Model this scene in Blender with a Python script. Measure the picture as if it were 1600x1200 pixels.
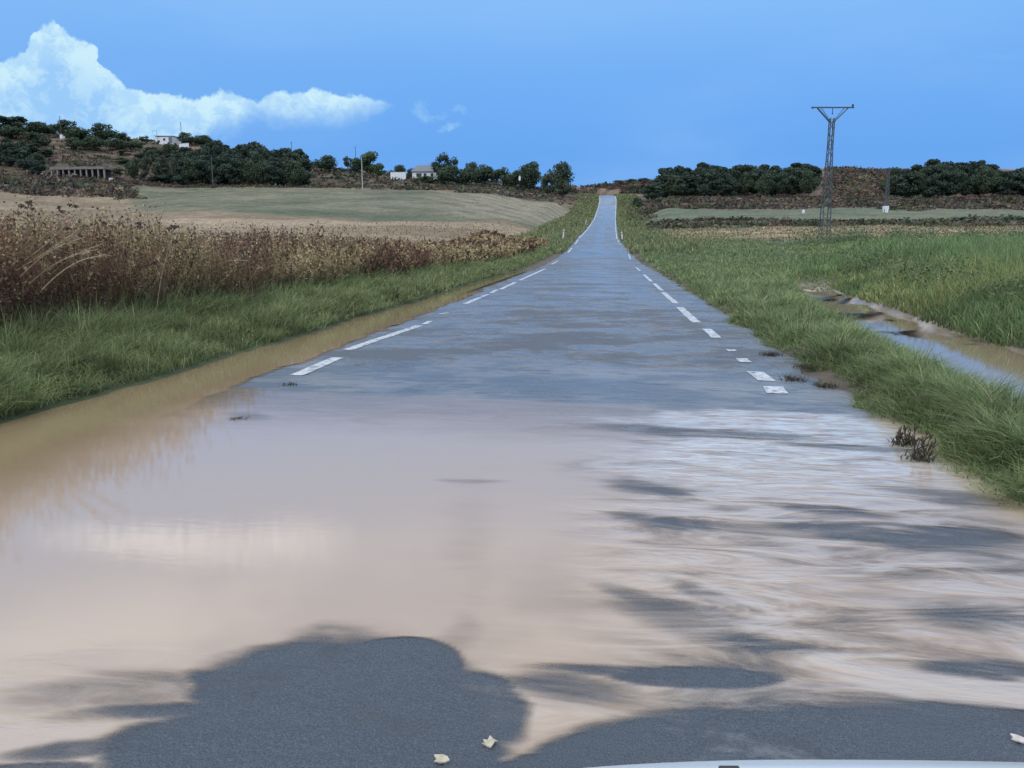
import bpy, math, random
import numpy as np
from mathutils import Vector, Matrix
random.seed(7); RNG = np.random.default_rng(7)
SC = bpy.context.scene; COL = SC.collection; R = math.radians
for o in list(bpy.data.objects): bpy.data.objects.remove(o)

# ---------------------------------------------------------------- camera
H, F0 = 1.45, 1250.0                      # eye height (m), focal length in units of a 1600 wide frame
PITCH, YAW = 10.11, 6.92
cd = bpy.data.cameras.new('camera'); cam = bpy.data.objects.new('camera', cd); COL.objects.link(cam)
cam.location = (0, 0, H); cam.rotation_euler = (R(90-PITCH), 0, R(YAW))
cd.sensor_width = 36; cd.lens = 36*F0/1600; cd.clip_start = 0.05; cd.clip_end = 20000
SC.camera = cam
SC.view_settings.view_transform = 'Standard'; SC.view_settings.look = 'None'
SC.view_settings.exposure = 0.0; SC.view_settings.gamma = 1.0
CM = np.array(Matrix.Rotation(R(YAW), 3, 'Z') @ Matrix.Rotation(R(90-PITCH), 3, 'X'))
def ray(px, py):                          # direction of a sight line measured on the photo
    v = CM @ np.array([px-800.0, 600.0-py, -F0]); return v
def project(x, y, z):
    q = np.stack([x, y, z-H], -1) @ CM
    s = F0/np.maximum(-q[..., 2], 1e-3)
    return 800+q[..., 0]*s, 600-q[..., 1]*s
def flat(px, py, z=0.0):                  # where that sight line meets the level z
    v = ray(px, py); t = (z-H)/v[2]; return v[0]*t, v[1]*t

# ---------------------------------------------------------------- world and sun
SUN_EL, SUN_AZ = 38, 200
W = bpy.data.worlds.new('World'); SC.world = W; W.use_nodes = True
nt = W.node_tree; nt.nodes.clear()
class NB:
    """little node builder"""
    def __init__(s, tree): s.t = tree; s.n = tree.nodes; s.l = tree.links
    def new(s, ty, **k):
        a = s.n.new(ty)
        for kk, v in k.items(): setattr(a, kk, v)
        return a
    def put(s, sock, v):
        if isinstance(v, bpy.types.NodeSocket): s.l.new(v, sock)
        elif v is not None: sock.default_value = v
    def math(s, op, a, b=None, c=None, clamp=False):
        m = s.new('ShaderNodeMath', operation=op); m.use_clamp = clamp
        s.put(m.inputs[0], a)
        if b is not None: s.put(m.inputs[1], b)
        if c is not None: s.put(m.inputs[2], c)
        return m.outputs[0]
    def mix(s, f, a, b, mode='MIX'):
        m = s.new('ShaderNodeMix', data_type='RGBA', blend_type=mode)
        s.put(m.inputs[0], f)
        s.put(m.inputs[6], (*a, 1) if isinstance(a, tuple) else a)
        s.put(m.inputs[7], (*b, 1) if isinstance(b, tuple) else b)
        return m.outputs[2]
    def smooth(s, v, a, b, o0=0.0, o1=1.0):
        m = s.new('ShaderNodeMapRange', interpolation_type='SMOOTHSTEP')
        s.put(m.inputs[0], v); s.put(m.inputs[1], a); s.put(m.inputs[2], b); s.put(m.inputs[3], o0); s.put(m.inputs[4], o1)
        return m.outputs[0]
    def noise(s, vec, scale, detail=3, rough=0.5, col=False, dist=0.0):
        m = s.new('ShaderNodeTexNoise'); s.put(m.inputs['Vector'], vec)
        m.inputs['Scale'].default_value = scale; m.inputs['Detail'].default_value = detail
        m.inputs['Roughness'].default_value = rough; m.inputs['Distortion'].default_value = dist
        return m.outputs['Color' if col else 'Fac']
    def mapping(s, vec, sc=(1, 1, 1), rot=(0, 0, 0), loc=(0, 0, 0)):
        m = s.new('ShaderNodeMapping'); s.put(m.inputs[0], vec)
        m.inputs['Scale'].default_value = sc; m.inputs['Rotation'].default_value = rot; m.inputs['Location'].default_value = loc
        return m.outputs[0]
    def comb(s, x, y, z=0.0):
        m = s.new('ShaderNodeCombineXYZ'); s.put(m.inputs[0], x); s.put(m.inputs[1], y); s.put(m.inputs[2], z); return m.outputs[0]
    def ramp(s, f, stops):
        m = s.new('ShaderNodeValToRGB'); s.put(m.inputs[0], f); e = m.color_ramp.elements
        while len(e) < len(stops): e.new(0.5)
        for q, (p, c) in zip(e, stops): q.position = p; q.color = (*c, 1)
        return m.outputs[0]
    def curve(s, v, pts):
        m = s.new('ShaderNodeFloatCurve'); s.put(m.inputs[1], v); c = m.mapping.curves[0]
        while len(c.points) < len(pts): c.points.new(0.5, 0.5)
        for p, (a, b) in zip(c.points, sorted(pts)): p.location = (a, b); p.handle_type = 'VECTOR'
        m.mapping.update(); return m.outputs[0]
b = NB(nt)
tc = b.new('ShaderNodeTexCoord').outputs['Generated']
sep = b.new('ShaderNodeSeparateXYZ'); b.put(sep.inputs[0], tc)
dx, dy, dz = sep.outputs
sky = b.new('ShaderNodeTexSky', sky_type='NISHITA'); sky.sun_disc = False
sky.sun_elevation = R(SUN_EL); sky.sun_rotation = R(SUN_AZ); sky.air_density = 1.2; sky.dust_density = 1.5
nish = b.mix(1.0, sky.outputs[0], (0.10, 0.10, 0.10), 'MULTIPLY')
az = b.math('ARCTAN2', dx, dy)
# storm-blue air low down, pale high cloud overhead
base = b.ramp(b.math('MULTIPLY', dz, 1.0, clamp=True), [
    (0.0, (0.122, 0.385, 0.90)), (0.10, (0.118, 0.37, 0.885)), (0.19, (0.165, 0.43, 0.93)), (0.27, (0.24, 0.52, 0.98)),
    (0.38, (0.46, 0.68, 1.08)), (0.56, (0.98, 1.08, 1.28)), (1.0, (1.15, 1.22, 1.38))])
patch = b.noise(b.mapping(tc, (1.2, 1.2, 3.5), loc=(3.1, 0.4, 0.2)), 2.0, 5, 0.55)
base = b.mix(b.smooth(patch, 0.42, 0.72, 0, 0.28), base, (0.30, 0.56, 0.98))
over = b.noise(b.mapping(tc, (1.5, 1.5, 4.0), loc=(0.3, 7.4, 1.9)), 1.6, 5, 0.55)
over = b.math('MULTIPLY', b.smooth(over, 0.45, 0.62), b.smooth(dz, 0.32, 0.44))
base = b.mix(b.math('MULTIPLY', over, 0.8), base, (1.75, 1.78, 1.85))
leftglow = b.math('MULTIPLY', b.smooth(az, -0.15, -0.75), b.smooth(dz, 0.32, 0.0))
base = b.mix(b.math('MULTIPLY', leftglow, 0.30), base, (0.34, 0.62, 1.0))
# cumulus bank, given as tangents u = x/y, v = z/y
yy = b.math('MAXIMUM', dy, 0.05)
u = b.math('DIVIDE', dx, yy); v = b.math('DIVIDE', dz, yy)
uv = b.comb(u, v, 0.0)
def warp(vec, scale, amt, det, seed):
    n = b.noise(b.mapping(vec, loc=(seed, seed*1.7, seed*0.3)), scale, det, 0.6, col=True)
    m = b.new('ShaderNodeVectorMath', operation='SUBTRACT'); b.put(m.inputs[0], n); m.inputs[1].default_value = (0.5, 0.5, 0.5)
    m2 = b.new('ShaderNodeVectorMath', operation='SCALE'); b.put(m2.inputs[0], m.outputs[0]); m2.inputs['Scale'].default_value = amt
    m3 = b.new('ShaderNodeVectorMath', operation='ADD'); b.put(m3.inputs[0], vec); b.put(m3.inputs[1], m2.outputs[0])
    return m3.outputs[0]
wv = warp(warp(uv, 26, 0.022, 3, 2.0), 95, 0.013, 5, 7.0)
s2 = b.new('ShaderNodeSeparateXYZ'); b.put(s2.inputs[0], wv); wu, wvv = s2.outputs[0], s2.outputs[1]
def uvp(px, py):
    d = ray(px, py); return d[0]/d[1], d[2]/d[1]
U0, U1, VM = -0.98, -0.1, 0.4
def prof(pts):
    out = []
    for px, py in pts:
        uu, vv = uvp(px, py); out.append(((uu-U0)/(U1-U0), vv/VM))
    return [(min(max(a, 0), 1), min(max(c, 0), 1)) for a, c in out]
TOP = [(-120, 160), (-60, 120), (0, 98), (40, 78), (62, 45), (80, 34), (100, 44), (112, 58), (130, 58), (148, 66), (156, 92), (180, 122), (200, 138), (240, 144), (280, 150), (308, 156), (322, 145), (352, 140), (380, 148), (404, 158), (412, 152), (440, 143), (455, 145), (480, 139), (512, 138), (535, 149), (560, 150), (590, 153), (608, 161), (618, 176), (700, 215)]
BOT = [(-120, 300), (200, 290), (280, 245), (330, 212), (375, 200), (398, 186), (412, 180), (430, 190), (480, 194), (530, 192), (565, 180), (596, 170), (606, 162), (625, 150), (700, 140)]
un = b.math('DIVIDE', b.math('SUBTRACT', wu, U0), U1-U0)
top = b.math('MULTIPLY', b.curve(un, prof(TOP)), VM); bot = b.math('MULTIPLY', b.curve(un, prof(BOT)), VM)
dt = b.math('SUBTRACT', top, wvv); db = b.math('SUBTRACT', wvv, bot)
cm = b.math('MULTIPLY', b.smooth(dt, -0.001, 0.0045), b.smooth(db, -0.012, 0.028))
cm = b.math('MULTIPLY', cm, b.smooth(dy, 0.05, 0.2))
cm = b.math('MULTIPLY', cm, b.smooth(u, -0.25, -0.272))
puff = b.noise(b.mapping(warp(uv, 20, 0.05, 4, 5.0), (1, 1.4, 1)), 26, 6, 0.65)
lit = b.math('ADD', b.smooth(dt, 0.10, 0.0, 0, 0.75), b.smooth(puff, 0.38, 0.62, -0.35, 0.35), clamp=True)
ccol = b.mix(lit, (0.34, 0.62, 0.98), (0.62, 0.88, 1.0))
fade = b.smooth(dt, 0.24, 0.0, 0.7, 1.0)
skyc = b.mix(b.math('MULTIPLY', cm, fade), base, ccol)
# small torn wisps right of the bank
for (px, py, rx, ry, st) in [(658, 172, 14, 18, .5), (675, 184, 26, 6, .38), (712, 174, 16, 7, .38), (700, 201, 20, 8, .7), (1560, 90, 40, 6, .1), (-330, 850, 230, 46, .45), (-190, 838, 200, 36, .40), (-470, 836, 120, 40, .35)]:
    cu, cv = uvp(abs(px), py); cv = abs(cv) if px < 0 else cv; ax, ay = rx/F0, ry/F0
    e = b.math('ADD', b.math('POWER', b.math('DIVIDE', b.math('SUBTRACT', wu, cu), ax), 2.0), b.math('POWER', b.math('DIVIDE', b.math('SUBTRACT', wvv, cv), ay), 2.0))
    n = b.noise(uv, 90, 4, 0.6)
    m = b.math('MULTIPLY', b.smooth(b.math('ADD', e, b.math('MULTIPLY', n, 2.2)), 2.3, 0.5), st)
    m = b.math('MULTIPLY', m, b.smooth(dy, 0.05, 0.2))
    skyc = b.mix(m, skyc, (0.36, 0.66, 1.0) if px > 0 else (3.0, 2.9, 2.8))
skyc = b.mix(0.06, skyc, nish)
bg = b.new('ShaderNodeBackground'); b.put(bg.inputs[0], skyc); bg.inputs[1].default_value = 1.0
wo = b.new('ShaderNodeOutputWorld'); b.l.new(bg.outputs[0], wo.inputs[0])
sl = bpy.data.lights.new('sun', 'SUN'); sl.energy = 0.9; sl.angle = R(14); sl.color = (1.0, 0.95, 0.88)
so = bpy.data.objects.new('sun', sl); COL.objects.link(so)
so.rotation_euler = (R(90-SUN_EL), 0, R(180-SUN_AZ)); so.location = (0, -20, 60)

# ---------------------------------------------------------------- numpy noise
def _h(i, j, s):
    n = (i.astype(np.int64)*374761393 + j.astype(np.int64)*668265263 + s*1442695041) & 0xFFFFFFFF
    n = ((n ^ (n >> 13))*1274126177) & 0xFFFFFFFF
    return ((n ^ (n >> 16)) & 0xFFFF)/65535.0
def vn(x, y, s=0):
    x = np.asarray(x, float); y = np.asarray(y, float)
    xi = np.floor(x); yi = np.floor(y); fx = x-xi; fy = y-yi
    fx = fx*fx*(3-2*fx); fy = fy*fy*(3-2*fy)
    a = _h(xi, yi, s); c = _h(xi+1, yi, s); d = _h(xi, yi+1, s); e = _h(xi+1, yi+1, s)
    return (a*(1-fx)+c*fx)*(1-fy)+(d*(1-fx)+e*fx)*fy
def fbm(x, y, o=4, s=0, g=0.5):
    t = 0; a = 1; w = 0
    for k in range(o):
        t = t+a*vn(x*2**k+17.3*k, y*2**k+5.1*k, s+k); w += a; a *= g
    return t/w
def ss(v, a, b_):
    t = np.clip((v-a)/(b_-a), 0, 1); return t*t*(3-2*t)

# ---------------------------------------------------------------- lie of the land
RY = [-50, 0, 45, 60, 75, 95, 113, 150, 204, 240, 272, 290, 305, 330, 400]
RZ = [0, 0, 0, .15, .5, 1.15, 1.9, 3.6, 6.9, 10.9, 15.9, 17.4, 17.6, 16.0, 12.0]
XY = [-50, 40, 75, 113, 204, 262, 278, 292, 306, 330, 400]
XC = [-.94, -.94, -1.25, -1.75, -1.55, -1.1, -1.4, -3.0, -7.0, -18, -70]
def zr(y): return np.interp(y, RY, RZ)
def xc(y): return np.interp(y, XY, XC)
PCOL = {
 -500: [(60, 379), (120, 342), (180, 306), (230, 272), (290, 214), (330, 206)],
 0: [(60, 380), (120, 342), (180, 305), (230, 272), (290, 208), (330, 202)],
 100: [(60, 381), (120, 345), (175, 318), (235, 275), (290, 216), (335, 206)],
 200: [(60, 381), (120, 345), (175, 320), (240, 280), (292, 224), (335, 214)],
 300: [(60, 381), (120, 346), (220, 296), (250, 286), (298, 229), (345, 222)],
 450: [(60, 381), (120, 348), (220, 295), (240, 289), (300, 263), (340, 254)],
 550: [(60, 381), (120, 349), (220, 295), (250, 289), (300, 270), (350, 264)],
 650: [(60, 382), (120, 349), (220, 298), (260, 291), (320, 277), (350, 274)],
 750: [(60, 384), (120, 349), (210, 307), (240, 299), (300, 286), (350, 283)],
 850: [(60, 388), (75, 382), (120, 353), (200, 323), (245, 309), (300, 295), (350, 290)],
 905: [(60, 392), (75, 386), (113, 373), (200, 337), (260, 312), (300, 297), (350, 292)],
 950: [(60, 397), (75, 388), (113, 375), (204, 343), (260, 318), (290, 304), (340, 291), (380, 289)],
 1000: [(60, 397), (75, 388), (113, 374), (160, 356), (204, 339), (250, 317), (290, 301), (340, 286), (380, 283)],
 1050: [(60, 392), (77, 383), (100, 373), (130, 358), (160, 346), (200, 329), (240, 314), (290, 298), (350, 281)],
 1120: [(60, 388), (77, 379), (100, 370), (130, 357), (160, 345), (200, 328), (240, 312), (270, 303), (330, 275), (350, 272)],
 1300: [(60, 387), (77, 378), (100, 370), (130, 357), (160, 345), (200, 328), (240, 312), (262, 302), (310, 266), (330, 262)],
 1390: [(60, 387), (77, 378), (100, 370), (130, 357), (160, 345), (200, 328), (240, 312), (270, 303), (320, 268), (340, 265)],
 2400: [(60, 387), (77, 378), (100, 370), (130, 357), (160, 345), (200, 328), (240, 312), (270, 303), (320, 270), (340, 267)]}
DS = np.array([0, 30, 45, 60, 77, 90, 100, 113, 130, 150, 160, 175, 190, 204, 220, 230, 240, 250, 262, 275, 290, 300, 310, 320, 330, 340, 350, 380, 480, 800, 4000.])
PU, PZ = [], []
for px in sorted(PCOL):
    pts = PCOL[px]; ds = [0, 30]; zs = [0.15, 0.15]
    for d, py in pts:
        v_ = ray(px, py); ds.append(d); zs.append(H+v_[2]/v_[1]*d)
    zl = zs[-1]; ds += [480, 800, 4000]; zs += [zl-8, zl-20, zl-40]
    PU.append(ray(px, 320)[0]/ray(px, 320)[1]); PZ.append(np.interp(DS, ds, zs))
PU = np.array(PU); PZ = np.array(PZ)
def polar(x, y):
    yy_ = np.maximum(y, 1.0); u_ = np.clip(x/yy_, PU[0], PU[-1]); d = np.clip(np.where(y > 1, y, 0), 0, 3999)
    i = np.clip(np.searchsorted(PU, u_)-1, 0, len(PU)-2); j = np.clip(np.searchsorted(DS, d)-1, 0, len(DS)-2)
    fu = np.clip((u_-PU[i])/(PU[i+1]-PU[i]), 0, 1); fd = np.clip((d-DS[j])/(DS[j+1]-DS[j]), 0, 1); fu = fu*fu*(3-2*fu)
    return (PZ[i, j]*(1-fd)+PZ[i, j+1]*fd)*(1-fu)+(PZ[i+1, j]*(1-fd)+PZ[i+1, j+1]*fd)*fu
def ditch(y):  # centre and half width of the right-hand ditch
    c = np.interp(y, [-50, 3, 6, 10, 14, 20, 30, 40, 60], [4.2, 4.3, 4.5, 4.75, 5.0, 5.6, 7.0, 9.5, 15])
    w_ = np.interp(y, [-50, 6, 10, 14, 20, 30, 40, 60], [1.25, 1.2, 1.05, .85, .65, .45, .3, .1])
    return c, w_
def gz(x, y):
    x = np.asarray(x, float); y = np.asarray(y, float)
    c = xc(y); base_ = zr(y); wob = (fbm(x*0+3, y*0.5, 3, 5)-.5)*.35
    xl = -(x-c)-3.3+wob; xr = (x-c)-3.1+wob*.6     # metres outside the road edges
    loc = np.where(x < c, -0.03+0.22*ss(xl, 0.1, 1.1)+0.30*ss(xl, 1.0, 3.5), -0.03+0.14*ss(xr, 0.05, .55))
    inroad = ss(np.abs(x-c), 3.45, 2.6)
    loc = loc*(1-inroad)-0.03*inroad
    dc, dw = ditch(y)
    dd = np.abs(x-dc+wob*.6)
    fadey = ss(y, 36, 27)
    loc = loc+fadey*np.where(x > 2.0, 1, 0)*(-0.42*ss(dd, dw+.55, dw-.25))
    loc = loc+np.where(x > dc, .12*ss(x-dc, dw+.3, dw+2.5), 0)
    loc = loc+base_
    p = polar(x, y)+(fbm(x*.07, y*.07, 4, 9)-.5)*np.clip(y*.012, .15, 1.4)
    bl = ss(np.abs(x-c), 6, np.interp(y, [40, 90], [24, 14]))
    out = loc*(1-bl)+p*bl
    out = out+(fbm(x*1.3, y*1.3, 3, 31)-.5)*.07*(1-inroad)
    return out
def gzs(x, y): return float(gz(np.array([x]), np.array([y]))[0])

# ---------------------------------------------------------------- mesh and tagging helpers
def nmesh(name, V, Fs, mat=None, parent=None, col=None, attrs=None, smooth=False):
    """one mesh object from numpy arrays; Fs is a list of (n,k) index arrays"""
    me = bpy.data.meshes.new(name); V = np.asarray(V, np.float32)
    if not isinstance(Fs, (list, tuple)): Fs = [Fs]
    Fs = [np.asarray(f, np.int32) for f in Fs if len(f)]
    me.vertices.add(len(V)); me.vertices.foreach_set('co', V.ravel())
    tot = np.concatenate([np.full(len(f), f.shape[1], np.int32) for f in Fs]); lp = np.concatenate([f.ravel() for f in Fs])
    me.loops.add(len(lp)); me.loops.foreach_set('vertex_index', lp)
    me.polygons.add(len(tot)); me.polygons.foreach_set('loop_start', np.concatenate([[0], np.cumsum(tot)[:-1]]).astype(np.int32))
    me.polygons.foreach_set('loop_total', tot)
    if smooth: me.polygons.foreach_set('use_smooth', np.ones(len(tot), bool))
    me.update(calc_edges=True)
    if col is not None:
        a = me.color_attributes.new('Col', 'FLOAT_COLOR', 'POINT')
        c4 = np.ones((len(V), 4), np.float32); c4[:, :3] = col; a.data.foreach_set('color', c4.ravel())
    for k, val in (attrs or {}).items():
        a = me.attributes.new(k, 'FLOAT', 'POINT'); a.data.foreach_set('value', np.asarray(val, np.float32).ravel())
    if mat: me.materials.append(mat)
    o = bpy.data.objects.new(name, me); COL.objects.link(o)
    if parent: o.parent = parent
    return o
def tag(o, label=None, cat=None, group=None, kind=None):
    if label: o['label'] = label
    if cat: o['category'] = cat
    if group: o['group'] = group
    if kind: o['kind'] = kind
    return o
def empty(name, loc, rz=0):
    o = bpy.data.objects.new(name, None); COL.objects.link(o); o.location = loc; o.rotation_euler = (0, 0, rz); o.empty_display_size = .3
    return o
def copy_tree(o, parent=None):
    c = o.copy(); COL.objects.link(c)
    if parent: c.parent = parent
    for ch in KIDS.get(o.name, []):
        copy_tree(ch, c)
    return c
KIDS = {}
def child(o, p): o.parent = p; KIDS.setdefault(p.name, []).append(o); return o
class MB:
    """collects boxes and bars into one mesh"""
    def __init__(s): s.v = []; s.f = []
    def add(s, V, F):
        n = len(s.v); s.v += [tuple(p) for p in V]; s.f += [tuple(i+n for i in f) for f in F]
    def box(s, x0, x1, y0, y1, z0, z1):
        s.add([(x0, y0, z0), (x1, y0, z0), (x1, y1, z0), (x0, y1, z0), (x0, y0, z1), (x1, y0, z1), (x1, y1, z1), (x0, y1, z1)],
              [(0, 3, 2, 1), (4, 5, 6, 7), (0, 1, 5, 4), (1, 2, 6, 5), (2, 3, 7, 6), (3, 0, 4, 7)])
    def bar(s, a, c, r0, r1=None, n=6):
        a = Vector(a); c = Vector(c); r1 = r0 if r1 is None else r1; d = (c-a).normalized()
        t = d.orthogonal().normalized(); w_ = d.cross(t)
        V = [a+(t*math.cos(2*math.pi*k/n)+w_*math.sin(2*math.pi*k/n))*r0 for k in range(n)]+[c+(t*math.cos(2*math.pi*k/n)+w_*math.sin(2*math.pi*k/n))*r1 for k in range(n)]
        s.add(V, [(k, (k+1) % n, n+(k+1) % n, n+k) for k in range(n)]+[tuple(range(n))[::-1], tuple(range(n, 2*n))])
    def build(s, name, mat, parent=None, smooth=False):
        me = bpy.data.meshes.new(name); me.from_pydata(s.v, [], s.f); me.update()
        if smooth:
            for p in me.polygons: p.use_smooth = True
        me.materials.append(mat); o = bpy.data.objects.new(name, me); COL.objects.link(o)
        if parent: child(o, parent)
        return o

# ---------------------------------------------------------------- materials
def material(name):
    m = bpy.data.materials.new(name); m.use_nodes = True; m.node_tree.nodes.clear(); q = NB(m.node_tree)
    out = q.new('ShaderNodeOutputMaterial'); return m, q, out
def pbsdf(q, color, rough=0.7, spec=0.5, normal=None, ior=None, metal=0.0):
    p = q.new('ShaderNodeBsdfPrincipled')
    q.put(p.inputs['Base Color'], (*color, 1) if isinstance(color, tuple) else color); q.put(p.inputs['Roughness'], rough)
    q.put(p.inputs['Specular IOR Level'], spec); q.put(p.inputs['Metallic'], metal)
    if ior: p.inputs['IOR'].default_value = ior
    if normal is not None: q.put(p.inputs['Normal'], normal)
    return p
def bump(q, h, strength=0.3, dist=0.02):
    m = q.new('ShaderNodeBump'); q.put(m.inputs['Height'], h); q.put(m.inputs['Strength'], strength); q.put(m.inputs['Distance'], dist); return m.outputs[0]
def simple(name, color, rough=0.6, var=0.15, scale=6, metal=0.0, spec=0.5):
    m, q, out = material(name); c = q.new('ShaderNodeTexCoord').outputs['Object']
    n = q.noise(c, scale, 5, 0.6)
    lo = tuple(x*(1-var) for x in color); hi = tuple(min(x*(1+var), 1) for x in color)
    p = pbsdf(q, q.mix(q.smooth(n, .3, .7), lo, hi), rough, spec, bump(q, n, .15, .01), metal=metal)
    q.l.new(p.outputs[0], out.inputs[0]); return m
def leafy(name, trans=0.25, rough=0.75, tint=(1, 1, 1), spec=0.2):
    m, q, out = material(name)
    a = q.new('ShaderNodeAttribute', attribute_name='Col').outputs['Color']
    c = q.new('ShaderNodeTexCoord').outputs['Object']; n = q.noise(c, 2.5, 4, .6)
    col = q.mix(1.0, a, q.mix(q.smooth(n, .3, .7), tuple(.82*t for t in tint), tuple(1.18*t for t in tint)), 'MULTIPLY')
    p = pbsdf(q, col, rough, spec)
    t = q.new('ShaderNodeBsdfTranslucent'); q.put(t.inputs[0], col)
    mx = q.new('ShaderNodeMixShader'); mx.inputs[0].default_value = trans
    q.l.new(p.outputs[0], mx.inputs[1]); q.l.new(t.outputs[0], mx.inputs[2]); q.l.new(mx.outputs[0], out.inputs[0]); return m
M_GRASS = leafy('grass_blades', .42); M_WEED = leafy('dry_weeds', .15, .9, spec=.1); M_CROWN = leafy('tree_leaves', .18, .8, spec=.15); M_SCRUB = leafy('scrub_leaves', .1, .9, spec=.1)
M_BARK = simple('bark', (.09, .07, .055), .9, .3, 9)
M_STEEL = simple('galvanised_steel', (.085, .09, .095), .6, .3, 4)
M_STEEL2 = simple('weathered_steel_bracing', (.12, .12, .12), .7, .4, 5)
M_WHITE = simple('white_render', (.80, .80, .78), .7, .06, 1.5)
M_PAINTW = simple('white_plastic', (.82, .82, .80), .5, .05, 5)
M_ROOFG = simple('grey_roof_sheet', (.17, .18, .20), .6, .2, 2)
M_ROOFT = simple('tile_roof', (.24, .20, .18), .8, .25, 2)
M_DARK = simple('dark_opening', (.03, .03, .035), .7, .2, 3)
M_POLE = simple('weathered_pole', (.10, .09, .085), .8, .3, 4)
M_CONC = simple('pale_concrete', (.45, .44, .41), .85, .2, 3)
M_PIER = simple('dull_plaster', (.26, .25, .22), .9, .2, 3); M_BLACK = simple('black_plastic', (.02, .02, .022), .45, .2, 20)
M_WIRE = simple('cable', (.10, .10, .11), .6, .1, 1)

def ground_mat():
    m, q, out = material('ground'); c = q.new('ShaderNodeTexCoord').outputs['Object']
    a = q.new('ShaderNodeAttribute', attribute_name='Col').outputs['Color']
    n1 = q.noise(c, .35, 6, .65); n2 = q.noise(q.mapping(c, (1, .35, 1)), 1.8, 6, .7); n3 = q.noise(c, 14, 4, .7)
    col = q.mix(1.0, a, q.ramp(n1, [(.3, (.70, .70, .72)), (.5, (1, 1, 1)), (.72, (1.25, 1.2, 1.1))]), 'MULTIPLY')
    col = q.mix(1.0, col, q.ramp(n2, [(.32, (.60, .62, .62)), (.5, (1, 1, 1)), (.7, (1.35, 1.28, 1.15))]), 'MULTIPLY')
    col = q.mix(1.0, col, q.ramp(n3, [(.3, (.75, .75, .75)), (.7, (1.2, 1.2, 1.2))]), 'MULTIPLY')
    w_ = q.new('ShaderNodeAttribute', attribute_name='wet').outputs['Fac']
    ro = q.math('SUBTRACT', .92, q.math('MULTIPLY', w_, q.smooth(n2, .42, .55, .3, .72)))
    h = q.math('ADD', q.math('MULTIPLY', n2, .6), q.math('MULTIPLY', n3, .2))
    p = pbsdf(q, col, ro, .3, bump(q, h, .5, .08)); q.l.new(p.outputs[0], out.inputs[0]); return m

def asphalt_mat():
    m, q, out = material('wet_asphalt'); c = q.new('ShaderNodeTexCoord').outputs['Object']
    film = q.new('ShaderNodeAttribute', attribute_name='film').outputs['Fac']
    fine = q.noise(c, 210, 3, .65); agg = q.new('ShaderNodeTexVoronoi'); q.put(agg.inputs[0], c); agg.inputs['Scale'].default_value = 95
    big = q.noise(q.mapping(c, (.55, .8, 1)), .9, 6, .65); med = q.noise(q.mapping(c, (.8, 1.1, 1)), 2.4, 6, .7)
    col = q.ramp(fine, [(.33, (.032, .041, .052)), (.52, (.062, .079, .098)), (.75, (.15, .17, .19))])
    col = q.mix(q.smooth(agg.outputs['Distance'], .25, .05, 0, .35), col, (.17, .17, .17))
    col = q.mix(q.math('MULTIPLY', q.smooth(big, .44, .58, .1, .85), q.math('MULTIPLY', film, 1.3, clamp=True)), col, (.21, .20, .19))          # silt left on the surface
    col = q.mix(q.smooth(med, .52, .62, 0, .6), col, (.055, .060, .066))
    pud = q.math('ADD', q.math('MULTIPLY', big, .55), q.math('MULTIPLY', med, .45))
    pud = q.smooth(q.math('ADD', pud, q.math('MULTIPLY', film, .15)), .55, .60)
    ro = q.mix(pud, (.55, .55, .55), (.22, .22, .22))
    bs = q.math('SUBTRACT', .85, q.math('MULTIPLY', pud, .80))
    hh = q.math('ADD', q.math('MULTIPLY', fine, .5), q.math('MULTIPLY', agg.outputs['Distance'], .6))
    bm = bump(q, hh, bs, .006)
    wave = q.noise(q.mapping(c, (1.2, 3.2, 1)), 2.2, 6, .7)
    b2 = q.new('ShaderNodeBump'); q.put(b2.inputs['Height'], wave); q.put(b2.inputs['Strength'], q.math('SUBTRACT', .7, q.math('MULTIPLY', pud, .40))); b2.inputs['Distance'].default_value = .05; q.l.new(bm, b2.inputs['Normal'])
    p = pbsdf(q, col, .5, .5, b2.outputs[0], ior=1.7); q.l.new(ro, p.inputs['Roughness']); q.put(p.inputs['Specular IOR Level'], q.math('ADD', .30, q.math('MULTIPLY', pud, .28)))
    q.l.new(p.outputs[0], out.inputs[0]); return m

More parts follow.
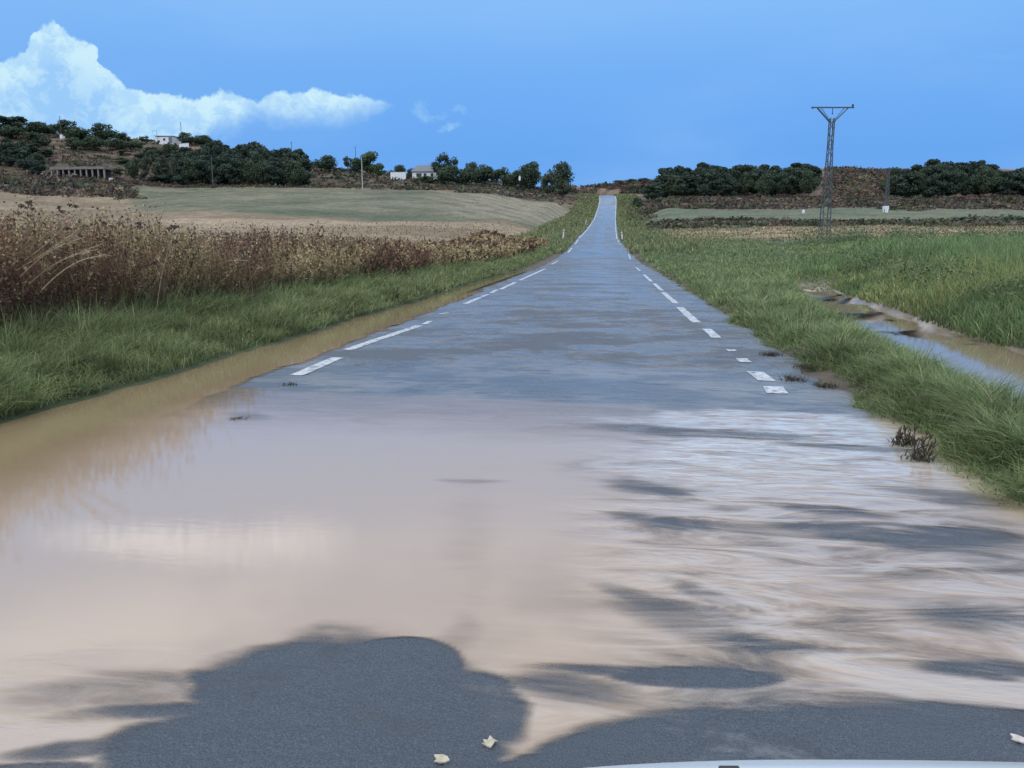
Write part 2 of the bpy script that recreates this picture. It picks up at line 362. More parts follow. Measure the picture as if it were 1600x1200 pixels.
def water_mat(name, ior=1.58, mud=(.43, .325, .235), calm=True):
    m, q, out = material(name); c = q.new('ShaderNodeTexCoord').outputs['Object']
    al = q.new('ShaderNodeAttribute', attribute_name='depth').outputs['Fac']
    fl = q.new('ShaderNodeAttribute', attribute_name='flow').outputs['Fac']
    wv_ = q.mapping(c, (1.2, 4.2, 1), rot=(0, 0, R(-7)))
    wisp = q.noise(wv_, 1.2, 5, .6, dist=.9)
    fine = q.noise(q.mapping(c, (2, 7, 1), rot=(0, 0, R(-8))), 2.2, 4, .6, dist=.8)
    tiny = q.noise(q.mapping(c, (8, 22, 1)), 6, 3, .6)
    thin = q.math('ADD', al, q.math('MULTIPLY', q.math('SUBTRACT', wisp, .5), q.math('ADD', .3, q.math('MULTIPLY', fl, 1.8))))
    a = q.smooth(thin, .10, .95)
    silt = q.smooth(q.math('ADD', q.math('MULTIPLY', wisp, .6), q.math('MULTIPLY', fine, .4)), .44, .58)
    col = q.mix(q.math('MULTIPLY', silt, q.math('MULTIPLY', fl, .5)), mud, (.44, .42, .40))  # silt streaks, greyed further in colour to suggest sky reflected by the flow
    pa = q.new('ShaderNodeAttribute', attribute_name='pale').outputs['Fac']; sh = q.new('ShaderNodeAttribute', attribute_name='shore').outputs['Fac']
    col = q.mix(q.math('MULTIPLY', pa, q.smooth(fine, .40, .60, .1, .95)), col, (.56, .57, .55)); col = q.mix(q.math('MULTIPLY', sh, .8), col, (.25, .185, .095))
    h = q.math('ADD', q.math('MULTIPLY', q.math('MULTIPLY', wisp, .42), fl), q.math('ADD', q.math('MULTIPLY', fine, q.math('ADD', .006, q.math('MULTIPLY', fl, .10))), q.math('MULTIPLY', tiny, q.math('ADD', .0016, q.math('MULTIPLY', fl, .008)))))
    rip = q.noise(q.mapping(c, (2.5, 9, 1), rot=(0, 0, R(4))), 3.0, 3, .55)
    h = q.math('ADD', h, q.math('MULTIPLY', q.math('MULTIPLY', rip, .009), q.noise(c, .9, 2, .5)))
    nb = bump(q, h, .7, .045)
    p = pbsdf(q, col, .03, .5, nb, ior=ior)
    tr = q.new('ShaderNodeBsdfTransparent'); mx = q.new('ShaderNodeMixShader')
    q.l.new(a, mx.inputs[0]); q.l.new(tr.outputs[0], mx.inputs[1]); q.l.new(p.outputs[0], mx.inputs[2])
    q.l.new(mx.outputs[0], out.inputs[0]); return m

def paint_mat():
    m, q, out = material('road_paint'); c = q.new('ShaderNodeTexCoord').outputs['Object']
    n = q.noise(c, 14, 5, .7); n2 = q.noise(c, 90, 3, .6)
    p = pbsdf(q, q.mix(q.smooth(n, .35, .6), (.32, .33, .33), (.66, .67, .66)), .35, .5, bump(q, n2, .2, .003))
    tr = q.new('ShaderNodeBsdfTransparent'); mx = q.new('ShaderNodeMixShader')
    q.put(mx.inputs[0], q.smooth(q.math('ADD', q.math('MULTIPLY', n, .6), q.math('MULTIPLY', n2, .4)), .38, .46))
    q.l.new(tr.outputs[0], mx.inputs[1]); q.l.new(p.outputs[0], mx.inputs[2]); q.l.new(mx.outputs[0], out.inputs[0]); return m
M_PAINT = paint_mat()

# ---------------------------------------------------------------- ground
def mixc(a, b_, t): return a*(1-t[..., None])+np.array(b_)*t[..., None]
def ground_colour(x, y, z):
    px = 954+(x/np.maximum(y, 1))*1269
    px = np.where(y < 1, np.where(x < 0, -900, 2600), px)
    d = y+(fbm(x*.03, y*.03, 3, 77)-.5)*14*ss(y, 60, 120)
    n = fbm(x*.25, y*.25, 4, 12); n2 = fbm(x*.06, y*.10, 4, 13); n3 = fbm(x*.9, y*.9, 3, 14)
    col = np.zeros(x.shape+(3,))+np.array([.055, .075, .035])
    L = x < xc(y)
    # left side
    tan = (L & (x < xc(y)-6.5)).astype(float)*ss(np.abs(x-xc(y)), 6.5, 8.5)
    tc_ = mixc(np.zeros(x.shape+(3,))+np.array([.27, .215, .14]), (.19, .14, .085), ss(n2, .4, .62)*.8)
    tc_ = mixc(tc_, (.36, .28, .19), ss(vn(x*.02+y*.0, y*.16, 41), .62, .8)*.8)
    col = col*(1-tan[..., None])+tc_*tan[..., None]
    gstart = np.interp(px, [150, 300, 600, 900], [150, 140, 124, 118])
    g = L*ss(px, 150, 185)*ss(d, gstart-3, gstart+3)*ss(d, 226, 220)
    gc = mixc(np.zeros(x.shape+(3,))+np.array([.125, .132, .075]), (.19, .185, .125), ss(n2, .4, .65)*.8)
    gc = mixc(gc, (.075, .09, .05), ss(fbm(x*.10, y*.28, 4, 15), .50, .62)*.6)
    gc = mixc(gc, (.20, .18, .12), ss(fbm(x*.14, y*.4, 4, 16), .54, .64)*.6)
    strp = ss(px, 640, 760)*(.35+.65*(np.sin((x+y*.55)*1.0+n*3) > 0))
    gc = mixc(gc, (.29, .25, .18), strp*.75)
    gc = mixc(gc, (.07, .10, .055), ss(d, gstart+16+8*n2, gstart+4)*.75*ss(px, 300, 450))
    col = col*(1-g[..., None])+gc*g[..., None]
    sc = L*np.where(px < 165, ss(d, 182, 190), ss(d, 220, 226))
    scc = mixc(np.zeros(x.shape+(3,))+np.array([.115, .085, .06]), (.055, .06, .035), ss(n, .45, .6))
    scc = mixc(scc, (.22, .17, .11), ss(vn(x*.08, z*.55, 51)*.6+n*.4, .56, .68)*.8)
    scc = mixc(scc, (.13, .07, .06), ss(n2, .55, .7)*.6)
    col = col*(1-sc[..., None])+scc*sc[..., None]
    # right side
    Rr = (~L)*ss(np.abs(x-xc(y)), 7, 12)
    rc = np.zeros(x.shape+(3,))+np.array([.075, .11, .05])
    rc = mixc(rc, (.32, .25, .155), ss(d, 84, 98)*(.55+.45*ss(n, .35, .6)))
    rc = mixc(rc, (.09, .095, .055), ss(d, 132, 138))
    rc = mixc(rc, (.19, .16, .11), ss(d, 132, 138)*ss(n, .5, .62)*.7)
    rc = mixc(rc, (.105, .135, .085), ss(d, 163, 168))
    rc = mixc(rc, (.17, .165, .105), ss(d, 163, 168)*ss(fbm(x*.08, y*.3, 4, 17), .46, .6)*.7)
    rc = mixc(rc, (.10, .075, .06), ss(d, 199, 204))
    rc = mixc(rc, (.24, .175, .125), ss(d, 199, 204)*ss(n*.5+vn(x*.07, z*.8, 61)*.5, .5, .62)*.85)
    rc = mixc(rc, (.26, .165, .105), ss(d, 270, 282)*ss(n, .4, .55)*.6)
    col = col*(1-Rr[..., None])+rc*Rr[..., None]
    # mud of gutters and ditch
    dc, dw = ditch(y); dmud = np.where(x > 2, 1, 0)*ss(np.abs(x-dc), dw+.35, dw+.05)*ss(y, 34, 28)
    col = mixc(col, (.23, .175, .12), dmud)
    col = mixc(col, (.42, .36, .29), dmud*ss(n3, .42, .6)*ss(y, 13, 17))
    col = mixc(col, (.12, .10, .075), ss(np.abs(x-xc(y)), 3.9, 3.4))
    return col, dmud
def polar_grid():
    ths = np.concatenate([np.linspace(-180, -62, 60, endpoint=False), np.linspace(-62, 48, 1000, endpoint=False), np.linspace(48, 180, 60)])
    rs = np.concatenate([[0.02], np.geomspace(.6, 110, 420, endpoint=False), np.linspace(110, 360, 220, endpoint=False), np.geomspace(360, 760, 24)])
    T, RR = np.meshgrid(np.radians(ths), rs, indexing='ij')
    X = np.sin(T)*RR; Y = np.cos(T)*RR
    Z = gz(X, Y)
    n, mm = X.shape; idx = np.arange(n*mm).reshape(n, mm)
    Fq = np.stack([idx[:-1, :-1], idx[:-1, 1:], idx[1:, 1:], idx[1:, :-1]], -1).reshape(-1, 4)
    col, wet = ground_colour(X, Y, Z)
    return np.stack([X, Y, Z], -1).reshape(-1, 3), Fq, col.reshape(-1, 3), wet.ravel()
V, Fq, gcol, gwet = polar_grid()
o = nmesh('ground', V, Fq, ground_mat(), col=gcol, attrs={'wet': gwet}, smooth=True); tag(o, kind='structure')

# ---------------------------------------------------------------- road
def grid_faces(n, m_):
    idx = np.arange(n*m_).reshape(n, m_)
    return np.stack([idx[:-1, :-1], idx[:-1, 1:], idx[1:, 1:], idx[1:, :-1]], -1).reshape(-1, 4)
ys = np.concatenate([np.linspace(-12, 1, 20, endpoint=False), np.geomspace(1, 60, 420, endpoint=False), np.linspace(60, 330, 260)])
cs = np.linspace(0, 1, 61)
Yg = np.repeat(ys[:, None], len(cs), 1); ce = xc(ys)
lw = 2.94+(fbm(ys*1.4, ys*0+1, 4, 3)-.5)*.5+(vn(ys*5, ys*0, 4)-.5)*.08
rw = np.interp(ys, [-12, 4, 8, 14, 30, 60, 330], [3.1, 3.1, 3.2, 3.3, 3.3, 3.0, 2.85])+(fbm(ys*1.4, ys*0+9, 4, 8)-.5)*.45+(vn(ys*6, ys*0, 14)-.5)*.08
Xg = ce[:, None]-lw[:, None]+(lw+rw)[:, None]*cs[None, :]
Zg = zr(Yg)+.03-.012*((Xg-ce[:, None])/2.6)**2
edge = np.minimum(cs, 1-cs)[None, :]
Zg = Zg-.025*ss(edge, .012, 0)
Vr = np.stack([Xg, Yg, Zg], -1).reshape(-1, 3)
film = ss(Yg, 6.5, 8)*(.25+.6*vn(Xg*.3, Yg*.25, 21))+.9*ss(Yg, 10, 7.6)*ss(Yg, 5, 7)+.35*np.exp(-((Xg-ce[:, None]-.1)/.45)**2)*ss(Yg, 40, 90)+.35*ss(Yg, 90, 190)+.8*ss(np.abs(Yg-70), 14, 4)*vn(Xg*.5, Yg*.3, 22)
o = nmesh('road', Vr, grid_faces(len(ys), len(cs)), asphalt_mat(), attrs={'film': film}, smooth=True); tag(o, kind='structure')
def road_z(x, y): return float(zr(y))+.03-.012*((x-float(xc(y)))/2.6)**2

# painted edge lines: worn dashes near by, unbroken further on
def strip(pts, w_, lift=.005):
    V, Q = [], []
    n = len(pts)
    for i, (x, y) in enumerate(pts):
        jit = (float(vn(y*9, x*0+2, 5))-.5)*.02
        for k in (-.5, 0, .5):
            xx = x+k*w_+jit; V.append((xx, y, road_z(xx, y)+lift))
    for i in range(n-1):
        for k in range(2): Q.append((3*i+k, 3*i+k+1, 3*i+k+4, 3*i+k+3))
    return V, Q
AV, AQ = [], []
def addstrip(pts, w_):
    V, Q = strip(pts, w_); n = len(AV); AV.extend(V); AQ.extend([tuple(i+n for i in q_) for q_ in Q])
def seg(p0, p1, w_=.13):
    a = flat(*p0, .02); c = flat(*p1, .02); n = max(3, int(abs(c[1]-a[1])*5))
    addstrip([(a[0]+(c[0]-a[0])*t, a[1]+(c[1]-a[1])*t) for t in np.linspace(0, 1, n)], w_)
for p0, p1, w_ in [((462, 587), (528, 559), .16), ((542, 547), (655, 509), .15), ((662, 507), (672, 502), .1), ((688, 491), (700, 489), .12), ((727, 475), (750, 465), .14), ((753, 464), (762, 460), .12), ((767, 458), (776, 453), .12), ((782, 452), (806, 441), .14), ((812, 438), (852, 420), .14), ((862, 414), (872, 410), .12), ((882, 400), (888, 397), .12),
                  ((1216, 615), (1207, 604), .20), ((1197, 595), (1180, 581), .18), ((1166, 566), (1158, 560), .14), ((1146, 549), (1140, 546), .12), ((1120, 528), (1104, 514), .15), ((1088, 504), (1062, 480), .16), ((1056, 474), (1036, 457), .14), ((1034, 454), (1022, 443), .12), ((1018, 440), (1006, 429), .12), ((1000, 423), (994, 418), .1), ((985, 408), (982, 404), .1)]:
    seg(p0, p1, w_)
for sgn, y0 in ((-1, 70), (1, 92)):
    yy_ = np.arange(y0, 326, 1.5); x0 = {-1: -2.57, 1: 2.57}[sgn]
    run = []
    for y in yy_:
        gap = vn(np.array([y*.35]), np.array([sgn*3.0]), 6)[0] < (.30 if y < 112 else .06)
        if gap:
            if len(run) > 1: addstrip(run, .17)
            run = []
        else: run.append((float(xc(y))+x0, y))
    if len(run) > 1: addstrip(run, .17)
o = nmesh('road_marking', np.array(AV), np.array(AQ), M_PAINT); tag(o, kind='structure')

# ---------------------------------------------------------------- flood water
def flood():
    xs = np.linspace(-6.4, 3.2, 400); ys_ = np.geomspace(1.2, 48, 620)
    X, Y = np.meshgrid(xs, ys_, indexing='ij')
    px, py = project(X, Y, np.zeros_like(X)+.04)
    # domain wobble gives the shores their ragged run
    n1 = fbm(X*1.1, Y*2.2, 5, 101)-.5; n2 = fbm(X*3, Y*7, 4, 102)-.5
    w1 = (fbm(X*.8, Y*1.6, 4, 103)-.5)
    qx = px+w1*90+n2*40; qy = py+n1*40*ss(py, 600, 900)+n2*14*ss(py, 600, 900)
    def ell(cx, cy, rx, ry, rot=0):
        c, s = math.cos(rot), math.sin(rot); a = (qx-cx)*c+(qy-cy)*s; e = -(qx-cx)*s+(qy-cy)*c
        return np.sqrt((a/rx)**2+(e/ry)**2)
    dep = np.ones_like(X)*.95
    # far edge on the carriageway
    fe = np.interp(px, [-200, 380, 470, 520, 800, 1000, 1150, 1300, 1400, 1500, 1700], [560, 598, 606, 610, 618, 628, 636, 642, 655, 680, 760])
    d_main = ss(py-fe+n2*9+n1*10, -5, 9)*np.maximum(.58+.42*ss(py-fe+n1*40, 0, 100), ss(px+n1*200, 900, 1080))
    # gutter on the left running on between road and bank
    gut = ss(X, -3.58+n1*.3+n2*.1, -3.76+n1*.3+n2*.1)*ss(Y, 26, 20)
    gut2 = ss(X, -3.95, -4.15)*ss(Y, 45, 36)*.8
    rg = ss(X, 1.86+.0*X+n1*.3, 2.0+n1*.3)*ss(Y, 7.4, 6.4)*.9
    dep = dep*np.maximum(np.maximum(d_main, gut), np.maximum(gut2, rg))
    on = ss(X, -3.9, -3.5)*ss(py, 600, 640)
    dry = np.zeros_like(X)
    def cut(e, s, soft=.22): np.maximum(dry, s*ss(e, 1+soft, 1-soft), out=dry)
    cut(ell(545+n2*120+n1*90, 1125+n2*70+n1*60, 255, 130), 1.0, .2)
    cut(ell(430, 1190, 300, 90), 1.0, .14)
    cut(ell(620, 1030, 110, 42), 1.0, .12)
    cut(ell(705, 985, 34, 40, .1), .28, .8)
    cut(ell(735, 870, 40, 120, .12), .16, .9)
    cut(ell(740, 1100, 70, 60), .95, .3)
    cut(ell(100, 1168, 130, 15, -.04), .85, .5); cut(ell(240, 1110, 140, 16, -.04), .75, .6); cut(ell(190, 1075, 200, 28, -.1), .45, .6); cut(ell(30, 1196, 120, 14), .9, .3)
    cut(ell(1350, 1185, 470, 82, .04), 1.0, .12); cut(ell(1000, 1170, 200, 34), 1.0, .2); cut(ell(860, 1190, 110, 28), 1.0, .2)
    cut(ell(1560, 1130, 260, 40, .12), .9, .4)
    cut(ell(1100, 1055, 135, 20, .02), .95, .22); cut(ell(1000, 1045, 170, 12, .05), .7, .5); cut(ell(880, 1075, 130, 26, .1), .6, .6)
    cut(ell(1090, 965, 130, 34, .22), .62, .6); cut(ell(1120, 930, 90, 12, .3), .6, .6); cut(ell(1010, 930, 90, 12, .25), .55, .6)
    cut(ell(1040, 817, 78, 11, .10), .62, .5); cut(ell(1020, 760, 70, 8, .12), .55, .6); cut(ell(1130, 675, 190, 6, .05), .62, .5); cut(ell(1330, 695, 120, 5, .07), .6, .5)
    cut(ell(1330, 830, 120, 12, .1), .55, .6); cut(ell(1500, 835, 110, 14, .06), .68, .6); cut(ell(1290, 795, 90, 8, .08), .6, .6); cut(ell(1560, 960, 130, 24, .08), .62, .6); cut(ell(1530, 1040, 120, 15, .1), .75, .5)
    cut(ell(1560, 870, 110, 30, .2), .4, .7); cut(ell(1180, 1000, 120, 18, .1), .45, .6); cut(ell(1330, 1100, 300, 34, .05), .62, .5); cut(ell(1500, 770, 160, 12, .1), .5, .6)
    cut(ell(750, 752, 50, 4), .33, .7); cut(ell(390, 648, 30, 5), .35, .7)
    cut(ell(1130, 1000, 420, 120, .05), .22, .8)
    patchy = ss(fbm(X*.75+3, Y*1.25, 5, 131), .47, .66)*ss(px+n1*200, 780, 1050)*on*ss(py, 640, 720)
    dep = dep*(1-.25*patchy)*(1-dry*on)
    nearend = ss(Y, 1.55, 1.8); dep = dep*nearend
    flow = ss(px+n1*150, 820, 1180)*ss(py, 612, 645)*ss(X, 2.4, 1.6)
    pale = ss(px+n1*200, 930, 1120)*ss(py+n1*30, 800, 690)*ss(X, 2.6, 1.9)  # near-white put into the water colour for sky reflected off ripples
    flow = np.maximum(flow, .55*ss(py, 985, 1100)*on)
    Z = np.maximum(zr(Y)+.03-.012*((X-xc(Y))/2.6)**2+.004, .016)
    shore = ss(X+n1*.5, -3.0, -4.1)  # browner by the bank: submerged grass, plus the bank's reflection put into colour
    return X, Y, Z, dep, flow, pale, shore
X, Y, Z, dep, flow, pale, shore = flood()
ff = grid_faces(*X.shape); vm = dep.ravel() > 0.002
keep = vm[ff].any(1); ff = ff[keep]; used = np.unique(ff); rem = np.zeros(vm.size, int); rem[used] = np.arange(len(used))
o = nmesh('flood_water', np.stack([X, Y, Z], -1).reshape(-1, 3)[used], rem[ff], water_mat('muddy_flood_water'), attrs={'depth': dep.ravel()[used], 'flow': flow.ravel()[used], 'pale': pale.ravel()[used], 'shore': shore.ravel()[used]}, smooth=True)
tag(o, kind='structure')
# ditch water
ys_ = np.linspace(-6, 36, 240); cs2 = np.linspace(-1, 1, 30); dc, dw = ditch(ys_)
X = dc[:, None]+(dw+.45)[:, None]*cs2[None]; Y = np.repeat(ys_[:, None], 30, 1)
dep = np.ones_like(X)*ss(Y+(fbm(X*1.5, Y*.9, 4, 55)-.5)*12, 15.5, 12.5)*.97
dep = np.maximum(dep, .9*ss(fbm(X*.9, Y*.5, 4, 56), .50, .60)*ss(Y, 33, 27))
o = nmesh('ditch_water', np.stack([X, Y, Y*0-.13], -1).reshape(-1, 3), grid_faces(*X.shape), water_mat('muddy_ditch_water', 1.37, (.27, .21, .14)), attrs={'depth': dep, 'flow': Y*0+.01}, smooth=True)
tag(o, kind='structure')

# ---------------------------------------------------------------- grass and weeds
def blades(P, h, w_, az_, bend, col, segs=3, tipcol=1.25, droop=.25):
    n = len(P); t = np.linspace(0, 1, segs+1)
    dirx = np.cos(az_); diry = np.sin(az_)
    face = az_+math.pi/2+RNG.uniform(-.9, .9, n); sx = np.cos(face); sy = np.sin(face)
    V = np.zeros((n, 2*segs+1, 3)); C = np.zeros((n, 2*segs+1, 3))
    for k, tt in enumerate(t):
        off = bend*h*tt**1.8
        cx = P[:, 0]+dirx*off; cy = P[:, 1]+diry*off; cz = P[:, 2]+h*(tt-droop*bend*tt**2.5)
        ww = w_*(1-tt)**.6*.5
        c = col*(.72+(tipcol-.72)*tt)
        if k < segs:
            V[:, 2*k] = np.stack([cx-sx*ww, cy-sy*ww, cz], -1); V[:, 2*k+1] = np.stack([cx+sx*ww, cy+sy*ww, cz], -1); C[:, 2*k] = c; C[:, 2*k+1] = c
        else: V[:, 2*k] = np.stack([cx, cy, cz], -1); C[:, 2*k] = c
    m_ = 2*segs+1; b0 = np.arange(n)[:, None]*m_
    Q = np.concatenate([b0+np.array([2*k, 2*k+1, 2*k+3, 2*k+2]) for k in range(segs-1)]) if segs > 1 else np.zeros((0, 4), int)
    T = b0+np.array([2*segs-2, 2*segs-1, 2*segs])
    return V.reshape(-1, 3), [Q, T], C.reshape(-1, 3)
class Heap:
    def __init__(s): s.V = []; s.Q = {3: [], 4: []}; s.C = []; s.n = 0
    def add(s, V, Fs, C):
        for f in Fs:
            if len(f): s.Q[f.shape[1]].append(f+s.n)
        s.V.append(V); s.C.append(C); s.n += len(V)
    def build(s, name, mat, parent=None):
        Fs = [np.concatenate(s.Q[k]) for k in (4, 3) if s.Q[k]]
        return nmesh(name, np.concatenate(s.V), Fs, mat, parent, col=np.concatenate(s.C))
def scatter_y(n, y0, y1, p=2.0):
    # more plants near by than far away
    u_ = RNG.random(n); e = 1-p
    if abs(e) < 1e-3: return y0*(y1/y0)**u_
    return (y0**e+u_*(y1**e-y0**e))**(1/e)
def pal(n, cols, wts=None):
    c = np.array(cols)[RNG.choice(len(cols), n, p=wts)]; return c*RNG.uniform(.7, 1.3, (n, 1))
GREENS = [(.235, .29, .125), (.16, .215, .095), (.31, .335, .155), (.11, .15, .07), (.44, .38, .23)]
GW = [.34, .28, .2, .13, .05]
heap = Heap()
# left bank
n = 150000; y = scatter_y(n, 3.2, 120, 1.55); off = RNG.random(n)**.9*3.1
x = xc(y)-3.28-off+(fbm(y*0+2, y*.9, 4, 71)-.5)*.5
z = gz(x, y); ok = z > .035+zr(y)*1.0; x, y, z, off = x[ok], y[ok], z[ok], off[ok]; n = len(x)
hh = (.09+.22*np.clip(off, 0, 1.8)/1.8)*(.15+1.75*fbm(x*3.2, y*2.6, 3, 72))*RNG.uniform(.6, 1.35, n)*1.15
cc = pal(n, GREENS, GW)*(.75+.6*fbm(x*.8, y*.8, 3, 73))[:, None]
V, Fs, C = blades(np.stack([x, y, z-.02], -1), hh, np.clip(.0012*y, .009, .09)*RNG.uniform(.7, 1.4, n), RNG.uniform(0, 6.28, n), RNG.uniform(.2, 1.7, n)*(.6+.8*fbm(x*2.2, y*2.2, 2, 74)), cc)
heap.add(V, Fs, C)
# right strip between the road and the ditch
n = 120000; y = scatter_y(n, 2.2, 130, 1.55); c0, w0 = ditch(y)
lo = 3.16+(fbm(y*0+5, y*1.1, 4, 81)-.5)*.75; hi = np.maximum(c0-w0-xc(y), lo+.6)+.02
x = xc(y)+lo+(hi-lo)*RNG.random(n)
z = gz(x, y); ok = z > zr(y)-.14; x, y, z, lo = x[ok], y[ok], z[ok], lo[ok]; n = len(x)
off = x-xc(y)-lo
hh = (.06+.13*ss(off, 0, .5))*(.15+1.75*fbm(x*3.4, y*2.8, 3, 82))*RNG.uniform(.6, 1.4, n)*1.2
cc = pal(n, GREENS, GW)*(.75+.6*fbm(x*.9, y*.9, 3, 83))[:, None]*np.array([.95, 1, 1])
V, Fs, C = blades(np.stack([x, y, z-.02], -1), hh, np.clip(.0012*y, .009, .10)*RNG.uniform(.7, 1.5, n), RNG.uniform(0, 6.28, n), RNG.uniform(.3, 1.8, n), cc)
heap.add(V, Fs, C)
# rank growth beyond the ditch
n = 190000; y = scatter_y(n, 6, 100, 1.35); c0, w0 = ditch(y); w0 = w0*ss(y, 33, 27)-1.5*ss(y, 27, 33)
spread = np.clip(y*.75, 6, 70)
x = c0+w0+.15+spread*RNG.random(n)**1.1
z = gz(x, y); lush = fbm(x*.13, y*.13, 3, 91); keep = RNG.random(n) < np.where(y > 78, .35, 1); x, y, z, lush = x[keep], y[keep], z[keep], lush[keep]; n = len(x)
e = ss(x-ditch(y)[0]-ditch(y)[1], 0, 3.5)
hh = (.20+.75*e)*(.1+1.9*lush)*RNG.uniform(.6, 1.35, n)*ss(y, 88, 42)**.7
cc = pal(n, GREENS, GW)*(.7+.7*fbm(x*.3, y*.3, 3, 92))[:, None]
cc = np.where((lush < .46)[:, None], cc*np.array([1.1, 1.08, .95]), cc*np.array([.76, .88, .82]))
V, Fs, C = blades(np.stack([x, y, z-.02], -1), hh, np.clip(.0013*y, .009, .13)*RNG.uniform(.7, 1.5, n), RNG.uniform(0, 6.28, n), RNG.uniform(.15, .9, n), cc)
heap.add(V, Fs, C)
# verge of the far road
n = 26000; y = RNG.uniform(70, 288, n); sd = np.where(RNG.random(n) < .5, -1, 1); x = xc(y)+sd*(3.0+RNG.random(n)**1.5*6.5); z = gz(x, y)
cc = pal(n, GREENS+[(.20, .17, .10), (.16, .15, .09)], [.25, .2, .15, .1, .05, .15, .1])
V, Fs, C = blades(np.stack([x, y, z-.05], -1), RNG.uniform(.25, .8, n), .0016*y*RNG.uniform(.8, 1.5, n), RNG.uniform(0, 6.28, n), RNG.uniform(.2, 1, n), cc, segs=2)
heap.add(V, Fs, C)
o = heap.build('grass', M_GRASS); tag(o, 'green grass growing on both verges and around the ditch', 'grass', kind='stuff')

def weed_mass(x, y, z, h, cols, heads=34, lean=(.25, .35), branch=6, seed_s=.016, wf=1.0):
    """upright dry plants: stem, side branches and seed clusters, all as small faces"""
    hp = Heap(); n = len(x)
    az_ = RNG.normal(lean[0], .9, n); bend = np.abs(RNG.normal(lean[1], .25, n))
    P = np.stack([x, y, z-.03], -1); w_ = np.clip(.0010*y, .006, .08)*wf
    V, Fs, C = blades(P, h, w_, az_, bend, cols, segs=4, tipcol=1.0, droop=.2); hp.add(V, Fs, C)
    # branches
    k = np.repeat(np.arange(n), branch); t = RNG.uniform(.25, .92, len(k))
    bp = P[k]+np.stack([np.cos(az_[k])*bend[k]*h[k]*t**1.8, np.sin(az_[k])*bend[k]*h[k]*t**1.8, h[k]*(t-.2*bend[k]*t**2.5)], -1)
    bh = h[k]*RNG.uniform(.14, .34, len(k)); ba = RNG.uniform(0, 6.28, len(k)); bb = RNG.uniform(.3, .9, len(k))
    bc = cols[k]*RNG.uniform(.75, 1.15, (len(k), 1))
    V, Fs, C = blades(bp, bh, w_[k]*.7, ba, bb, bc, segs=2, tipcol=1.0); hp.add(V, Fs, C)
    # seeds along the branches
    m_ = np.repeat(np.arange(len(k)), max(1, heads//branch)); tt = RNG.uniform(.2, 1.05, len(m_))
    sp = bp[m_]+np.stack([np.cos(ba[m_])*bb[m_]*bh[m_]*tt**1.8, np.sin(ba[m_])*bb[m_]*bh[m_]*tt**1.8, bh[m_]*tt*.9], -1)+RNG.normal(0, .012, (len(m_), 3))
    s_ = np.maximum(seed_s, .0013*sp[:, 1])*RNG.uniform(.6, 1.5, len(m_))
    a = RNG.normal(size=(len(m_), 3)); a /= np.linalg.norm(a, axis=1)[:, None]; b_ = np.cross(a, RNG.normal(size=(len(m_), 3))); b_ /= np.linalg.norm(b_, axis=1)[:, None]
    a *= s_[:, None]; b_ *= s_[:, None]*.7
    V = np.stack([sp-a, sp-b_, sp+a, sp+b_], 1).reshape(-1, 3); Q = np.arange(len(V)).reshape(-1, 4)
    C = np.repeat(cols[k][m_]*RNG.uniform(.6, 1.3, (len(m_), 1)), 4, 0); hp.add(V, [Q], C)
    return hp
# tall dead weeds behind the left bank
n = 15000; y = scatter_y(n, 4.5, 85, 1.3); x = xc(y)-np.interp(y, [5, 12, 30, 60], [5.7, 5.4, 5.2, 5.0])-RNG.random(n)**1.1*np.interp(y, [5, 20, 80], [5, 6, 7])
z = gz(x, y); ty = fbm(x*.35+4, y*.17, 3, 111)
red = np.array([.225, .125, .092]); brown = np.array([.29, .205, .125]); straw = np.array([.50, .39, .22]); dk = np.array([.10, .085, .06])
cols = np.where((ty < .45)[:, None], red, np.where((ty < .52)[:, None], brown, straw))*RNG.uniform(.7, 1.3, (n, 1))
swap = RNG.random(n); cols = np.where((swap < .24)[:, None], straw*RNG.uniform(.6, 1.1, (n, 1)), np.where((swap > .85)[:, None], dk, cols))
h = np.interp(y, [5, 10, 30, 85], [1.25, 1.2, .85, .6])*RNG.uniform(.6, 1.15, n)*(.75+.5*fbm(x*.5, y*.3, 2, 112))
hp = weed_mass(x, y, z, h, cols)
n = 1500; y = scatter_y(n, 6.5, 40, 1.5); x = xc(y)-5.9-RNG.random(n)*2.6; z = gz(x, y); k = fbm(x*.5+9, y*.25, 3, 115); ok = k > .48; x, y, z = x[ok], y[ok], z[ok]; n = len(x)
V, Fs, C = blades(np.stack([x, y, z+.1], -1), RNG.uniform(.7, 1.25, n)*np.interp(y, [6, 40], [1, .7]), np.clip(.0016*y, .013, .05)*RNG.uniform(.6, 1.3, n), RNG.normal(.1, .45, n), RNG.uniform(.3, 1.3, n), pal(n, [(.56, .45, .27), (.42, .32, .19), (.30, .22, .14)]), segs=6, tipcol=1.1); hp.add(V, Fs, C)
o = hp.build('dry_weeds', M_WEED); tag(o, 'reddish brown and straw coloured dead weeds massed behind the left bank', 'weeds', kind='stuff')
# dark green rank grass at their feet
hp = Heap(); n = 60000; y = scatter_y(n, 4, 60, 1.4); x = xc(y)-5.4-RNG.random(n)*3.2; z = gz(x, y); k = fbm(x*.4, y*.22, 3, 121)
hh = .62*(.05+1.25*k)*RNG.uniform(.6, 1.3, n)*np.interp(y, [4, 12, 30, 60], [1.05, 1.0, .7, .45]); cc = pal(n, [(.06, .09, .055), (.075, .11, .06), (.10, .12, .06), (.17, .13, .08)], [.4, .3, .18, .12])
V, Fs, C = blades(np.stack([x, y, z], -1), hh, np.clip(.0011*y, .008, .08), RNG.uniform(0, 6.28, n), RNG.uniform(.1, .8, n), cc); hp.add(V, Fs, C)
o = hp.build('tall_grass', M_GRASS); tag(o, 'dark green tall grass between the left bank and the dead weeds', 'grass', kind='stuff')
